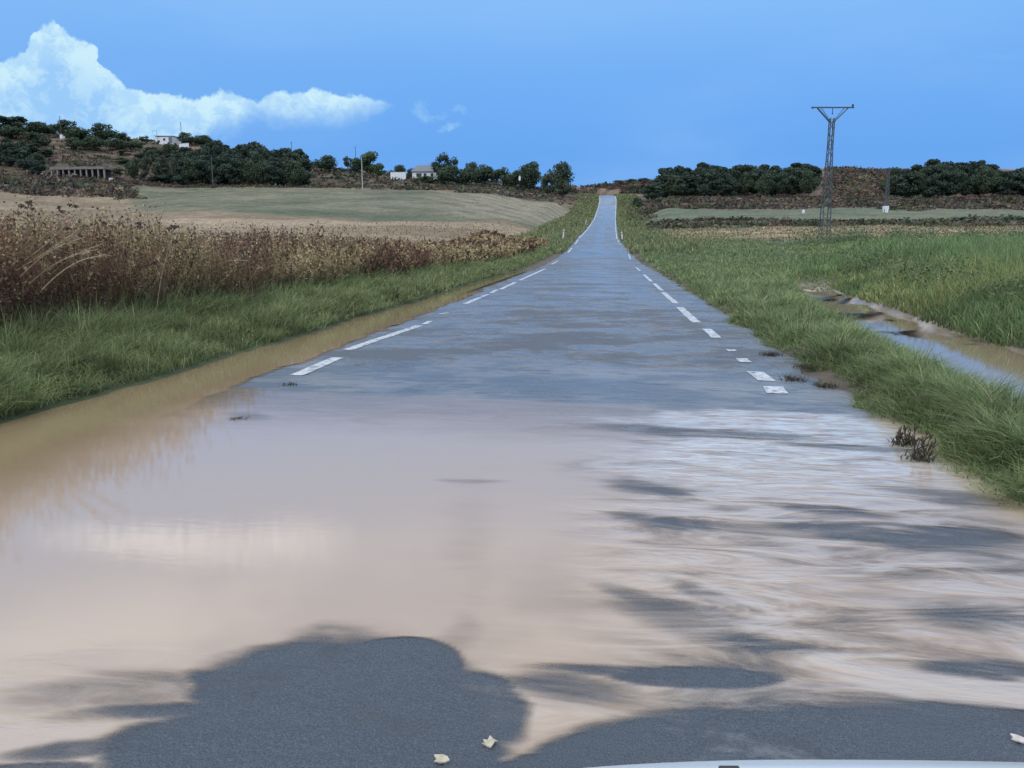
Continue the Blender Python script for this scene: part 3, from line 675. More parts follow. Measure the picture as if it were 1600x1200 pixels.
# stubble and straw tufts in the left field
hp = Heap(); n = 30000; y = scatter_y(n, 14, 118, 1.15); x = xc(y)-11-RNG.random(n)*np.clip(y*.95, 10, 95); z = gz(x, y)
cc = pal(n, [(.36, .28, .17), (.26, .18, .115), (.17, .11, .08)], [.45, .35, .2])
V, Fs, C = blades(np.stack([x, y, z-.02], -1), RNG.uniform(.06, .3, n), np.clip(.0014*y, .015, .13), RNG.uniform(0, 6.28, n), RNG.uniform(.2, 1.2, n), cc, segs=2); hp.add(V, Fs, C)
o = hp.build('stubble', M_WEED); tag(o, 'pale stubble and straw in the brown field on the left', 'stubble', kind='stuff')
# straw tufts of the right-hand field
hp = Heap(); n = 16000; y = RNG.uniform(80, 136, n); x = xc(y)+9+RNG.random(n)*80; z = gz(x, y)
cc = pal(n, [(.34, .27, .16), (.22, .18, .10), (.12, .13, .06)], [.45, .3, .25])
V, Fs, C = blades(np.stack([x, y, z-.02], -1), RNG.uniform(.08, .35, n), .0016*y, RNG.uniform(0, 6.28, n), RNG.uniform(.2, 1.2, n), cc, segs=2); hp.add(V, Fs, C)
o = hp.build('straw', M_WEED); tag(o, 'pale straw in the tan field beyond the ditch on the right', 'straw', kind='stuff')

# ---------------------------------------------------------------- leaf-cluster bushes and trees
def cluster(cen, rad, n, leaf, base, var=.3, flatn=0.0):
    """leaf faces scattered mostly over the skin of an ellipsoid"""
    d = RNG.normal(size=(n, 3)); d /= np.linalg.norm(d, axis=1)[:, None]
    r = RNG.random(n)**.35; p = np.array(cen)+d*np.array(rad)*r[:, None]
    a = np.cross(d, RNG.normal(size=(n, 3)))+RNG.normal(size=(n, 3))*.5; a /= np.linalg.norm(a, axis=1)[:, None]
    b_ = np.cross(a, d+RNG.normal(size=(n, 3))*.6); b_ /= np.linalg.norm(b_, axis=1)[:, None]+1e-6
    s_ = leaf*RNG.uniform(.5, 1.4, (n, 1)); a *= s_; b_ *= s_*.62
    V = np.stack([p-a, p-b_, p+a, p+b_], 1).reshape(-1, 3)
    C = np.repeat(np.array(base)[None]*RNG.uniform(1-var, 1+var, (n, 1)), 4, 0)
    return V, [np.arange(len(V)).reshape(-1, 4)], C
def bush_field(name, spots, label, cat='scrub', leaf=.34, up=.18):
    hp = Heap()
    for (x, y, s, c, nn) in spots:
        z = gzs(x, y); hp.add(*cluster((x, y, z+s*up), (s*1.7, s, s*.42) if up < .3 else (s*1.1, s, s*.9), nn, s*leaf, c, .16))
    o = hp.build(name, M_SCRUB); tag(o, label, cat, kind='stuff'); return o
def zone_spots(n, px0, px1, d0, d1, s0, s1, cols, nn=16, thin=None):
    out = []
    for _ in range(n):
        px = random.uniform(px0, px1); d = random.uniform(d0, d1)
        if thin and thin(px, d): continue
        u_ = (px-954)/1269; s = random.uniform(s0, s1)*random.choice((.6, 1, 1, 1.4)); c = random.choice(cols); out.append((u_*d, d, s, tuple(q*random.uniform(.75, 1.25) for q in c), nn))
    return out
BR = (.105, .088, .062); OL = (.070, .078, .048); DG = (.045, .060, .038); TN = (.16, .14, .10); PU_ = (.095, .075, .062); PG = (.12, .135, .08)
sp = zone_spots(1500, -150, 180, 184, 300, .5, 1.5, [BR, OL, TN, BR, PU_], 14)
sp += zone_spots(1500, 180, 880, 222, 270, .4, 1.1, [BR, OL, TN, BR, PU_], 12)
sp += zone_spots(900, 150, 880, 262, 335, .6, 1.7, [BR, OL, DG, OL, PU_], 14)
sp += zone_spots(260, 180, 480, 224, 240, .5, .9, [OL, BR, TN], 12)
bush_field('hill_scrub', sp, 'brown and olive scrub covering the slopes behind the left fields')
sp = zone_spots(1500, 1010, 1750, 133, 163, .35, .95, [OL, DG, BR, TN, PG], 12)
sp += zone_spots(2000, 985, 1750, 200, 252, .4, 1.3, [BR, PU_, TN, OL, BR], 13)
sp += zone_spots(1400, 1270, 1420, 252, 325, .5, 1.5, [BR, TN, PU_, TN, BR], 13)
sp += zone_spots(500, 880, 1030, 285, 350, .7, 2.0, [PU_, DG, OL, BR], 16, lambda px, d: d < 322 and 915 < px < 972)
sp += zone_spots(160, 974, 1020, 150, 260, .4, 1.0, [OL, BR, PG, TN], 14)
sp += zone_spots(100, 885, 905, 150, 280, .3, .7, [OL, BR, PG, TN], 14)
bush_field('field_scrub', sp, 'dark and tan scrub in bands across the fields and slope on the right')
# lumps of rank green growth on the near right
sp = []
for _ in range(800):
    y = float(scatter_y(1, 14, 80, 1.1)[0]); c0, w0 = ditch(y); x = float(c0+w0)+1.2+random.random()*min(y*.8, 50)
    s = random.uniform(.22, .62)*(.6+y/55); c = random.choice([(.13, .18, .09), (.16, .20, .10), (.11, .155, .085)])
    sp.append((x, y, s*1.1, c, 260))
bush_field('rank_growth', sp, 'lumpy green undergrowth beyond the ditch on the right', 'undergrowth', .065, .38)

def tree_proto(name, h, cw, base, lobes, kind='round', leaf=.34, nl=3200, trunk_h=.3, seed=1):
    random.seed(seed); root = empty(name, (0, 0, 0))
    mb = MB(); th = h*trunk_h
    mb.bar((0, 0, -.4), (0, 0, th), h*.022, h*.017, 8); mb.bar((0, 0, th), (.03*h, 0, h*.72), h*.017, h*.006, 7)
    for k in range(6):
        a = random.uniform(0, 6.28); z0 = random.uniform(th*.8, h*.55); r = cw*random.uniform(.25, .42)
        mb.bar((.01*h, 0, z0), (math.cos(a)*r, math.sin(a)*r, z0+random.uniform(.12, .3)*h), h*.009, h*.003, 5)
    mb.build('trunk', M_BARK, root, True)
    hp = Heap(); cz = (th*.7+h)/2; rz_ = (h-th*.7)/2
    for k in range(lobes):
        a = random.uniform(0, 6.28); q = random.uniform(-1, 1); r = math.sqrt(max(0, 1-q*q))*random.uniform(.45, .85)
        if kind == 'umbrella': q = abs(q)*.6+.1
        if kind == 'sparse': r *= 1.0
        lr = cw*random.uniform(.15, .27)*(1 if kind != 'sparse' else .75)
        cx, cy, czz = math.cos(a)*r*cw*.38, math.sin(a)*r*cw*.38, cz+q*(rz_-lr*.7)
        tone = random.uniform(.72, 1.3)
        hp.add(*cluster((cx, cy, czz), (lr, lr, lr*.78), int(nl/lobes), leaf, [c*tone for c in base], .3))
    child(hp.build('crown', M_CROWN), root)
    return root
PINE = (.062, .090, .062); OAK = (.070, .098, .058); BRG = (.10, .145, .065); GREY = (.095, .115, .075)
PROTO = {
 'pine': [tree_proto('pine_tree', 10, 7.0, PINE, 22, 'round', .36, 3000, .08, s) for s in (1, 2, 3, 4)],
 'oak': [tree_proto('oak_tree', 9, 10, OAK, 22, 'round', .32, 3600, .16, s) for s in (11, 12)],
 'bright': [tree_proto('leafy_tree', 9, 8.0, BRG, 16, 'round', .36, 2600, .15, s) for s in (21,)],
 'sparse': [tree_proto('open_tree', 10, 9.0, PINE, 13, 'sparse', .34, 1700, .3, s) for s in (31,)],
 'shrub': [tree_proto('bushy_tree', 6, 8.5, OAK, 12, 'round', .32, 1700, .05, s) for s in (41, 42)],
 'pale': [tree_proto('pale_tree', 6, 6.5, GREY, 12, 'round', .32, 1400, .08, s) for s in (51,)]}
PH = {'pine': (10, 7), 'oak': (9, 10), 'bright': (9, 8), 'sparse': (10, 9), 'shrub': (6, 8.5), 'pale': (6, 6.5)}
taken = set()
def place_tree(kind, px, top, wpx, d, label, cat='tree', group=None, name=None):
    u_ = ray(px, 250)[0]/ray(px, 250)[1]; x = u_*d; z = gzs(x, d)
    vt = ray(px, top); zt = H+vt[2]/vt[1]*d; ph, pw = PH[kind]
    hgt = max(zt-z, 2.0); wid = wpx*d/F0*1.08
    pr = random.choice(PROTO[kind])
    if pr.name in taken: t = copy_tree(pr)
    else: taken.add(pr.name); t = pr
    t.location = (x, d, z-.15); t.scale = (wid/pw, wid/pw, hgt/ph*1.03); t.rotation_euler = (0, 0, random.uniform(0, 6.28))
    tag(t, label, cat, group); return t
random.seed(99)
T = [
 ('shrub', 20, 196, 50, 280, 'bushy tree on the slope under the two leftmost hilltop trees'), ('shrub', 60, 206, 46, 276, 'bushy tree on the slope left of the tiny white hut'), ('shrub', 150, 212, 44, 276, 'bushy tree on the slope below the lone dome-shaped tree'),
 ('shrub', 118, 214, 40, 272, 'bushy tree on the slope right of the tiny white hut'), ('shrub', 185, 216, 40, 282, 'low spreading shrub between the lone dome-shaped tree and the white house'), ('shrub', 214, 221, 34, 284, 'low shrub on the slope just left of the white house'), ('shrub', 268, 224, 36, 284, 'low shrub on the slope in front of the right half of the white house'),
 ('shrub', 240, 228, 40, 278, 'low shrub on the slope in front of the left half of the white house'),
 ('pine', 4, 179, 46, 296, 'dark tree at the left edge of the skyline on the hilltop'), ('pine', 32, 181, 42, 300, 'tall dark tree second from the left edge on the hilltop'),
 ('oak', 62, 188, 48, 298, 'low wide dark tree left of the first hilltop pole'), ('oak', 111, 187, 44, 300, 'round-topped tree just right of the first hilltop pole'),
 ('shrub', 132, 200, 56, 286, 'wide bushy tree below the round-topped tree near the hilltop'), ('oak', 166, 192, 46, 298, 'lone dome-shaped tree on the skyline left of the white house'),
 ('shrub', 196, 206, 30, 300, 'low bushy tree stepping down toward the white house'), ('sparse', 230, 211, 18, 305, 'small thin tree touching the left end of the white house'),
 ('shrub', 86, 193, 34, 303, 'low crown directly behind the first hilltop pole'),
 ('oak', 294, 206, 30, 300, 'round dark tree immediately right of the tall pole by the white house'), ('oak', 318, 210, 38, 304, 'broad dark tree behind the wood, second right of the white house'),
 ('oak', 508, 242, 42, 300, 'wide umbrella-shaped tree on the ridge just right of the dark wood'), ('sparse', 543, 243, 17, 305, 'small ragged tree left of the ridge pole'),
 ('shrub', 558, 246, 32, 298, 'dark low tree at the foot of the ridge pole'), ('bright', 578, 236, 34, 296, 'bright green tree right of the ridge pole'), ('bright', 592, 254, 18, 292, 'short green tree leaning against the bright green tree'),
 ('oak', 624, 256, 26, 305, 'small dark round tree over the white garden wall'), ('shrub', 643, 262, 24, 300, 'low dark tree at the left end of the grey-roofed house'),
 ('sparse', 690, 237, 36, 292, 'tallest ragged tree standing right of the grey-roofed house'), ('sparse', 708, 244, 28, 296, 'ragged tree right behind the tallest ragged tree'),
 ('shrub', 700, 258, 44, 284, 'dense low tree under the tallest ragged tree'), ('oak', 736, 252, 30, 294, 'tree rising mid-way along the hedge line of dark trees'), ('shrub', 728, 262, 40, 284, 'low dark tree in the hedge line right of the ragged tree'),
 ('shrub', 756, 257, 46, 287, 'broad low tree in the middle of the dark hedge line'), ('shrub', 786, 261, 40, 288, 'low tree ending the dark hedge line before the round pair'),
 ('shrub', 806, 266, 30, 284, 'low dark tree behind the small white road sign'),
 ('oak', 828, 251, 44, 282, 'left one of the two big round trees beside the distant road'), ('oak', 874, 252, 46, 274, 'right one of the two big round trees beside the distant road'),
 ('pale', 857, 272, 26, 264, 'pale green small tree in front of the two big round trees'), ('pale', 880, 281, 26, 260, 'short pale bush at the foot of the right round tree'),
 ('shrub', 668, 274, 30, 282, 'low dark bush under the eaves of the grey-roofed house'),
 ('shrub', 968, 285, 22, 352, 'first small dark tree right of the road gap on the skyline'), ('shrub', 988, 281, 24, 350, 'second small dark tree right of the road gap on the skyline'), ('oak', 1006, 278, 24, 345, 'third and tallest small tree right of the road gap, before the pine wood'),
 ('shrub', 997, 306, 15, 236, 'small dark bush on the verge right of the distant road crest'),
]
for k, px, tp, w_, d, lb in T: place_tree(k, px, tp, w_, d, lb)
def wood(contour, px0, px1, rows, lab, grp, step, kinds, wpx=26):
    for ri, (d, dropy) in enumerate(rows):
        px = px0+ri*step*.4
        while px < px1:
            tp = np.interp(px, [c[0] for c in contour], [c[1] for c in contour])+dropy+random.uniform(-5, 11)*(1 if ri else .6)
            place_tree(random.choice(kinds), px+random.uniform(-3, 3), tp, wpx*random.uniform(.85, 1.2), d+random.uniform(-5, 5), lab, 'tree', grp)
            px += step*random.uniform(.8, 1.2)
wood([(0, 214), (40, 217), (75, 226)], -60, 74, [(236, 14), (248, 5), (262, 0)], 'dark tree in the small grove at the left edge, below the hilltop', 'trees of the grove at the left edge', 19, ['pine', 'pine', 'oak'])
wood([(200, 262), (235, 250), (300, 226), (340, 218), (380, 222), (420, 226), (440, 232), (470, 230), (486, 236)], 246, 478, [(236, 22), (247, 10), (260, 3), (276, -1)], 'dark tree in the dense wood below and right of the white house', 'trees of the dense wood on the left hill', 18, ['pine', 'pine', 'pine', 'oak'], 32)
wood([(1020, 277), (1040, 264), (1080, 259), (1110, 258), (1150, 255), (1200, 257), (1250, 255), (1280, 264)], 1022, 1280, [(254, 7), (268, 2), (284, -1)], 'dark pine in the long wood left of the bare slope on the right', 'pines of the wood left of the bare slope', 15, ['pine', 'pine', 'pine', 'oak'], 31)
wood([(1390, 266), (1430, 263), (1460, 253), (1490, 249), (1520, 252), (1560, 258), (1600, 264), (1700, 266)], 1394, 1700, [(254, 7), (268, 2), (284, -1)], 'dark pine in the wood at the right edge, right of the bare slope', 'pines of the wood right of the bare slope', 15, ['pine', 'pine', 'pine', 'oak'], 31)
wood([(180, 262), (200, 240), (262, 236)], 182, 268, [(246, 12), (258, 4), (272, 0)], 'low purplish shrub on the slope under the white house', 'shrubs on the slope under the white house', 20, ['pale', 'shrub'], 22)
for lst in PROTO.values():
    for pr in lst:
        if pr.name not in taken:
            for ch in KIDS[pr.name]: bpy.data.objects.remove(ch)
            bpy.data.objects.remove(pr)

# ---------------------------------------------------------------- pylons and poles
def pylon(px, base_py, top_py, d, label, wb, wt, arm, base_box=False):
    u_ = ray(px, base_py); x = u_[0]/u_[1]*d; z = gzs(x, d); vt = ray(px, top_py); hgt = H+vt[2]/vt[1]*d-z
    r = empty('lattice_pylon', (x, d, z), R(8)); neck = hgt*.92
    W_ = lambda t: wb/2+(wt/2-wb/2)*min(t/.75, 1)
    P = lambda sx, sy, t: (sx*W_(t), sy*W_(t), neck*t)
    for sx, sy in ((-1, -1), (1, -1), (1, 1), (-1, 1)):
        m = MB()
        for a, c in ((-.02, .75), (.75, 1)): m.bar(P(sx, sy, a), P(sx, sy, c), .05 if not base_box else .075, n=4)
        m.build('leg', M_STEEL, r)
    m = MB(); nb = 19
    for k in range(nb):
        t0, t1 = k/nb, (k+1)/nb
        for (a, c) in (((-1, -1), (1, -1)), ((1, -1), (1, 1)), ((1, 1), (-1, 1)), ((-1, 1), (-1, -1))):
            if k % 2: a, c = c, a
            m.bar(P(*a, t0), P(*c, t1), .024 if not base_box else .04, n=4)
            if k % 3 == 0: m.bar(P(*a, t0), P(*c, t0), .02, n=4)
    m.build('bracing', M_STEEL2, r)
    m = MB(); m.box(-arm/2, arm/2, -.07, .07, hgt-.09, hgt+.01)
    m.build('crossarm', M_STEEL, r)
    for s in (-1, 1):
        m = MB()
        for yy2 in (-.1, .1):
            m.bar((s*wt*.4, yy2, neck*.965), (s*arm*.36, yy2, hgt-.09), .04, n=4); m.bar((s*wt*.75, yy2, neck*.99), (s*arm*.27, yy2, hgt-.09), .02, n=4)
        for k in range(5):
            t = k/5; ax = s*(wt*.4+(arm*.36-wt*.4)*t); az2 = neck*.965+(hgt-.09-neck*.965)*t; m.bar((ax, -.1, az2), (ax+s*.08, .1, az2+.1), .016, n=4)
        m.build('arm_brace', M_STEEL, r)
    m = MB(); m.bar((0, 0, hgt-.5), (0, 0, hgt-.09), .03, n=6); m.bar((0, 0, hgt-.62), (0, 0, hgt-.5), .06, .05, 8); m.build('insulator', M_DARK, r)
    m = MB(); m.bar((arm/2-.12, 0, hgt+.01), (arm/2-.12, 0, hgt+.22), .07, .1, 8); m.bar((arm/2-.12, 0, hgt+.22), (arm/2-.12, 0, hgt+.26), .1, .02, 8); m.build('insulator', M_DARK, r)
    m = MB(); m.bar((-arm/2+.1, 0, hgt-.16), (-arm/2+.1, 0, hgt-.08), .05, .05, 8); m.build('insulator', M_DARK, r)
    m = MB(); s = wb*.75 if not base_box else .5
    m.box(-s, s, -s, s, -.4, .12 if not base_box else 1.35); m.build('footing', M_CONC if not base_box else M_WHITE, r)
    return tag(r, label, 'pylon')
pylon(1287, 379, 167.5, 78, 'tall grey lattice power pylon with a Y-shaped head and flat crossarm, in the right field', .82, .36, 3.85)
pylon(1383, 337, 263, 190, 'smaller far lattice pylon on a white block base in front of the bare slope', .95, .40, 2.0, True)
def pole(px, top, d, label, foot=None, mat=M_POLE, r=.11, arm=False):
    v_ = ray(px, top); x = v_[0]/v_[1]*d; z = gzs(x, d); hgt = H+v_[2]/v_[1]*d-z
    rt = empty('utility_pole', (x, d, z)); m = MB(); m.bar((0, 0, -.3), (0, 0, hgt), r*1.25, r*.8, 8); m.build('post', mat, rt)
    if arm: m = MB(); m.box(-.6, .6, -.06, .06, hgt-.35, hgt-.25); m.build('crossarm', mat, rt)
    for k in (-1, 1): m = MB(); m.bar((k*.14, 0, hgt-.3), (k*.14, 0, hgt-.05), .06, .045, 6); m.build('insulator', M_DARK, rt)
    return tag(rt, label, 'pole'), (x, d, z+hgt)
_, pa = pole(93, 181, 292, 'leftmost slim pole sticking up from the trees on the hilltop')
pole(282, 191, 296, 'slim dark pole just right of the white house')
pole(455, 222, 262, 'short pole top rising out of the dark wood')
pole(555, 229, 300, 'thin pole on the ridge beside the bright green tree')
_, pb = pole(330, 243, 226, 'pole standing in front of the dark wood at the field edge', r=.14)
_, pd = pole(565, 248, 214, 'pale grey pole in front of the ridge at the top of the green field', mat=M_CONC, r=.13)
def wire(a, c, label, sag=1.2, r=.022):
    m = MB(); n = 16; pts = []
    for k in range(n+1):
        t = k/n; p = Vector(a).lerp(Vector(c), t); p.z -= sag*4*t*(1-t); pts.append(p)
    for k in range(n): m.bar(pts[k], pts[k+1], r, n=4)
    return tag(m.build('power_cable', M_WIRE), label, 'cable')
vv = ray(-90, 246)
wire((vv[0]/vv[1]*224, 224, H+vv[2]/vv[1]*224), pb, 'thin power cable running from the left edge to the pole before the wood')
wire(pb, pd, 'thin power cable between the pole before the wood and the pale grey pole')

# ---------------------------------------------------------------- buildings
def site(px, py, d): v_ = ray(px, py); x = v_[0]/v_[1]*d; return x, H+v_[2]/v_[1]*d
# white house on the hill
x, zt = site(256, 213, 300); zb = gzs(x, 300); w2 = 16*300/F0
r = empty('white_house', (x, 300, zb), R(-6)); hh_ = zt-zb
m = MB(); m.box(-w2, w2, 0, 5, -.6, hh_-.1); m.build('wall', M_WHITE, r)
m = MB(); m.add([(-w2-.25, -.3, hh_+.15), (w2+.25, -.3, hh_-.1), (w2+.25, 5.3, hh_-.1), (-w2-.25, 5.3, hh_+.15), (-w2-.25, -.3, hh_+.32), (w2+.25, -.3, hh_+.07), (w2+.25, 5.3, hh_+.07), (-w2-.25, 5.3, hh_+.32)],
      [(0, 3, 2, 1), (4, 5, 6, 7), (0, 1, 5, 4), (1, 2, 6, 5), (2, 3, 7, 6), (3, 0, 4, 7)]); m.build('roof', M_ROOFG, r)
m = MB(); m.box(w2*.50, w2*.96, -.03, .02, .3, hh_-.35); m.build('door', M_ROOFG, r)
m = MB(); m.box(-w2*.1, w2*.14, -.03, .02, hh_*.45, hh_*.75); m.build('window', M_DARK, r)
m = MB(); fx = -w2+1.3; m.bar((fx, -.6, -.3), (fx, -.6, hh_+2.0), .06, n=6); m.bar((fx-1.9, -.6, hh_+2.0), (fx, -.6, hh_+2.0), .05, n=6); m.bar((fx-1.9, -.6, hh_+2), (fx-1.9, -.6, hh_+1.4), .04, n=6); m.build('frame', M_POLE, r)
tag(r, 'small bright white house with a flat sloping roof on the left hilltop', 'house')
x, zt = site(290, 224, 292); zb = gzs(x, 292); m = MB(); r = empty('garden_wall', (x, 292, zb), R(-20)); m.box(-3.4, 1.6, -.12, .12, -.4, max(zt-zb, .9)); m.build('wall', M_WHITE, r)
m = MB(); m.box(-3.5, 1.7, -.17, .17, max(zt-zb, .9)+.003, max(zt-zb, .9)+.08); m.build('coping', M_CONC, r); tag(r, 'short white wall stepping down right of the white house', 'wall')
# grey-roofed house
d = 296; x, ze = site(663, 268, d); _, zt = site(663, 257, d); zb = gzs(x, d); w2 = 19*d/F0
r = empty('grey_roofed_house', (x, d, zb), R(4)); e = ze-zb; t = zt-zb
m = MB(); m.box(-w2, w2, 0, 6, -.8, e); m.build('wall', M_WHITE, r)
m = MB(); a = w2+.5
m.add([(-a, -.6, e+.003), (a, -.6, e+.003), (a, 6.6, e+.003), (-a, 6.6, e+.003), (-a*.62, 3, t), (a*.7, 3, t)], [(0, 1, 5, 4), (1, 2, 5), (2, 3, 4, 5), (3, 0, 4), (0, 3, 2, 1)]); rf = m.build('roof', M_ROOFG, r)
m = MB(); m.box(1.0, 1.6, 2.5, 3.1, t-.5, t+.55); child(m.build('chimney', M_CONC), rf)
for wx in (-.55, .05, .62):
    m = MB(); m.box(w2*wx-.5, w2*wx+.5, -.04, .03, e*.35, e*.78); m.build('window', M_DARK, r)
m = MB(); m.box(-w2*.05-1.7, -w2*.05-.8, -.04, .03, 0, e*.8); m.build('door', M_BARK, r)
tag(r, 'low house with a grey hipped roof and white wall left of the tallest ragged tree', 'house')
x, zt = site(622, 269, 288); zb = gzs(x, 288); r = empty('garden_wall', (x, 288, zb), 0); m = MB(); m.box(-2.8, 2.8, -.12, .12, -.5, max(zt-zb, .7)); m.build('wall', M_WHITE, r)
m = MB(); m.box(-2.9, 2.9, -.17, .17, max(zt-zb, .7)+.003, max(zt-zb, .7)+.07); m.build('coping', M_CONC, r); tag(r, 'low white garden wall left of the grey-roofed house', 'wall')
# white pump hut among the trees
x, zt = site(95, 211, 290); zb = gzs(x, 290); r = empty('small_hut', (x, 290, zb)); m = MB(); m.box(-.5, .5, 0, 1.6, -.4, max(zt-zb, 1.6)); m.build('wall', M_WHITE, r)
m = MB(); m.box(-.6, .6, -.2, 1.8, max(zt-zb, 1.6)+.003, max(zt-zb, 1.6)+.15); m.build('roof', M_ROOFG, r); tag(r, 'tiny white hut half hidden under the hilltop trees', 'hut')
# long open shed with pale piers
d = 232; xl, _ = site(80, 268, d); xr_, _ = site(164, 270, d); xm = (xl+xr_)/2; w2 = (xr_-xl)/2; zb = gzs(xm, d)
r = empty('open_shed', (xm, d, zb), R(-2)); _, zt = site(120, 261, d); e = max(zt-zb, 2.0)
m = MB(); m.box(-w2-.3, w2+.3, -.4, 3.6, e-.7, e+.05); m.build('roof', M_ROOFT, r)
m = MB(); m.box(-w2, w2, 3.2, 3.4, -.5, e-.703); m.build('wall', M_BARK, r)
for k in range(10):
    m = MB(); cx = -w2+2*w2*k/9; m.box(cx-.2, cx+.2, -.2, .2, -.6, e-.703); m.build('pier', M_PIER, r)
tag(r, 'long low open shed with pale piers at the foot of the left hill', 'shed')
for px, lb in ((68, 'pale block standing alone left of the open shed'), (173, 'white block standing alone right of the open shed')):
    x, _ = site(px, 270, 230); z = gzs(x, 230); m = MB(); m.box(-.5, .5, -.4, .4, -.3, 1.0); m.box(-.58, .58, -.48, .48, 1.003, 1.1); ob = m.build('stone_block', M_WHITE); ob.location = (x, 230, z); tag(ob, lb, 'block')

# ---------------------------------------------------------------- signs and marker posts
def marker(x, y, h, label, lean=0.0):
    z = gzs(x, y); r = empty('marker_post', (x, y, z)); r.rotation_euler = (0, lean, 0)
    m = MB(); pr = [(-.06, -.03), (.06, -.03), (.075, .03), (0, .07), (-.075, .03)]; n = 5
    V = [(a, b_, -.2) for a, b_ in pr]+[(a, b_, h-.08) for a, b_ in pr]+[(a*.8, b_*.8, h) for a, b_ in pr]
    F_ = [(i+k*n, (i+1) % n+k*n, (i+1) % n+(k+1)*n, i+(k+1)*n) for k in range(2) for i in range(n)]+[tuple(range(2*n, 3*n))]
    m.add(V, F_); m.build('post', M_PAINTW, r)
    m = MB(); m.box(-.05, .05, -.036, -.0315, h-.32, h-.16); m.build('reflector', M_ROOFG, r)
    return tag(r, label, 'marker post')
marker(-5.85, 100, 1.35, 'white marker post on the left verge where the road begins to climb', .1)
marker(1.45, 100, 1.3, 'white marker post on the right verge where the road begins to climb', -.12)
marker(-5.2, 165, 1.2, 'dull marker post further up the left verge of the climbing road', .25)
x, zt = site(812, 276, 262); z = gzs(x, 262); r = empty('road_sign', (x, 262, z)); t = zt-z
m = MB(); m.bar((0, 0, -.3), (0, 0, t), .04, n=8); m.build('post', M_STEEL, r)
m = MB(); n = 16
V = [(.34*math.cos(6.2832*k/n), s, t-.5+.8*math.sin(6.2832*k/n)) for s in (-.06, -.045) for k in range(n)]
m.add(V, [tuple(range(n))[::-1], tuple(range(n, 2*n))]+[(k, (k+1) % n, n+(k+1) % n, n+k) for k in range(n)]); m.build('sign_plate', M_PAINTW, r)
tag(r, 'small white sign in front of the dark trees left of the distant road', 'sign')
x, zt = site(1255, 336, 180); z = gzs(x, 180); m = MB(); m.box(-.25, .25, -.2, .2, -.2, .55); m.bar((0, 0, .55), (0, 0, .75), .2, .05, 6); ob = m.build('boundary_stone', M_WHITE); ob.location = (x, 180, z); tag(ob, 'tiny white boundary stone in the green field left of the tall pylon', 'stone')

# ---------------------------------------------------------------- individual plants near by
def umbel(x, y, h, lean, az_, label, col=(.16, .10, .07)):
    z = gzs(x, y); r = empty('umbel_plant', (x, y, z)); m = MB(); p = Vector((0, 0, -.05)); pts = [p]
    for k in range(1, 7):
        t = k/6; pts.append(Vector((math.cos(az_)*lean*h*t**1.6, math.sin(az_)*lean*h*t**1.6, h*t)))
    for k in range(6): m.bar(pts[k], pts[k+1], .006-.0006*k, n=5)
    m.build('stem', M_STRAW, r); m = MB(); heads = [pts[-1]]
    for k in range(3):
        q = pts[3+k]; e = q+Vector((random.uniform(-.16, .16), random.uniform(-.1, .1), random.uniform(.14, .26))); m.bar(q, e, .004, .003, 5); heads.append(e)
    m.build('branches', M_STRAW, r)
    for hp_ in heads:
        m = MB()
        for k in range(22):
            a = random.uniform(0, 6.28); rr = random.uniform(.01, .042); e = hp_+Vector((math.cos(a)*rr, math.sin(a)*rr, .045-rr*.35+random.uniform(-.012, .012))); m.bar(hp_, e, .0014, n=3); m.bar(e-Vector((0, 0, .006)), e+Vector((0, 0, .008)), .008, .005, 5)
        m.build('seed_head', M_SEED, r)
    return tag(r, label, 'dead plant', 'dead umbel plants above the left weeds')
M_STRAW = simple('straw_stem', (.44, .35, .22), .8, .3, 30); M_SEED = simple('seed_head', (.065, .045, .035), .9, .3, 40)
random.seed(5)
for px, tp, lb in [(6, 318, 'dark seed heads at the extreme left edge above the weeds'), (22, 321, 'dark seed head close to the left edge, second plant in'), (33, 327, 'short stem with a dark head, third plant from the left edge'),
                   (76, 329, 'tall lone seed head against the pale field at the upper left'), (106, 326, 'highest dark seed head right of the lone one'), (144, 352, 'pair of seed heads low over the leaning straw'),
                   (162, 354, 'seed head just right of the leaning straw stalks'), (206, 353, 'stem with dark heads above the red weeds'), (232, 358, 'drooping seed head above the red weeds, rightmost of the near ones')]:
    d = random.uniform(10.0, 11.5); v_ = ray(px, tp); x = v_[0]/v_[1]*d; zt = H+v_[2]/v_[1]*d
    umbel(x, d, zt-gzs(x, d), random.uniform(.05, .3), random.uniform(-.6, .6), lb)
# leaning straw stalks
def stalk(p0, p1, d, label, r_=.008):
    d += .7
    a = ray(*p0); c = ray(*p1); A = Vector((a[0]/a[1]*d, d, H+a[2]/a[1]*d)); B = Vector((c[0]/c[1]*(d-.4), d-.4, H+c[2]/c[1]*(d-.4)))
    L = B-A; g = A-L*.15; r = empty('dry_stalk', g); cv = random.uniform(-.04, .09); m = MB(); n = 8; pts = [L*1.15*(k/n)+Vector((0, 0, cv*math.sin(math.pi*k/n))) for k in range(n+1)]
    for k in range(n): m.bar(pts[k], pts[k+1], r_*(1-.6*k/n), r_*(1-.6*(k+1)/n), 6)
    m.build('stem', M_STRAW, r); m = MB()
    for k in range(30):
        t = .45+.55*k/30; q = L*1.15*t+Vector((0, 0, cv*math.sin(math.pi*t))); e = q+Vector((random.uniform(-.03, .08), random.uniform(-.04, .04), random.uniform(-.03, .05))); m.bar(q, e, .004, .001, 3)
    m.build('husks', M_STRAW, r)
    return tag(r, label, 'dead stalk', 'straw stalks leaning over the left weeds')
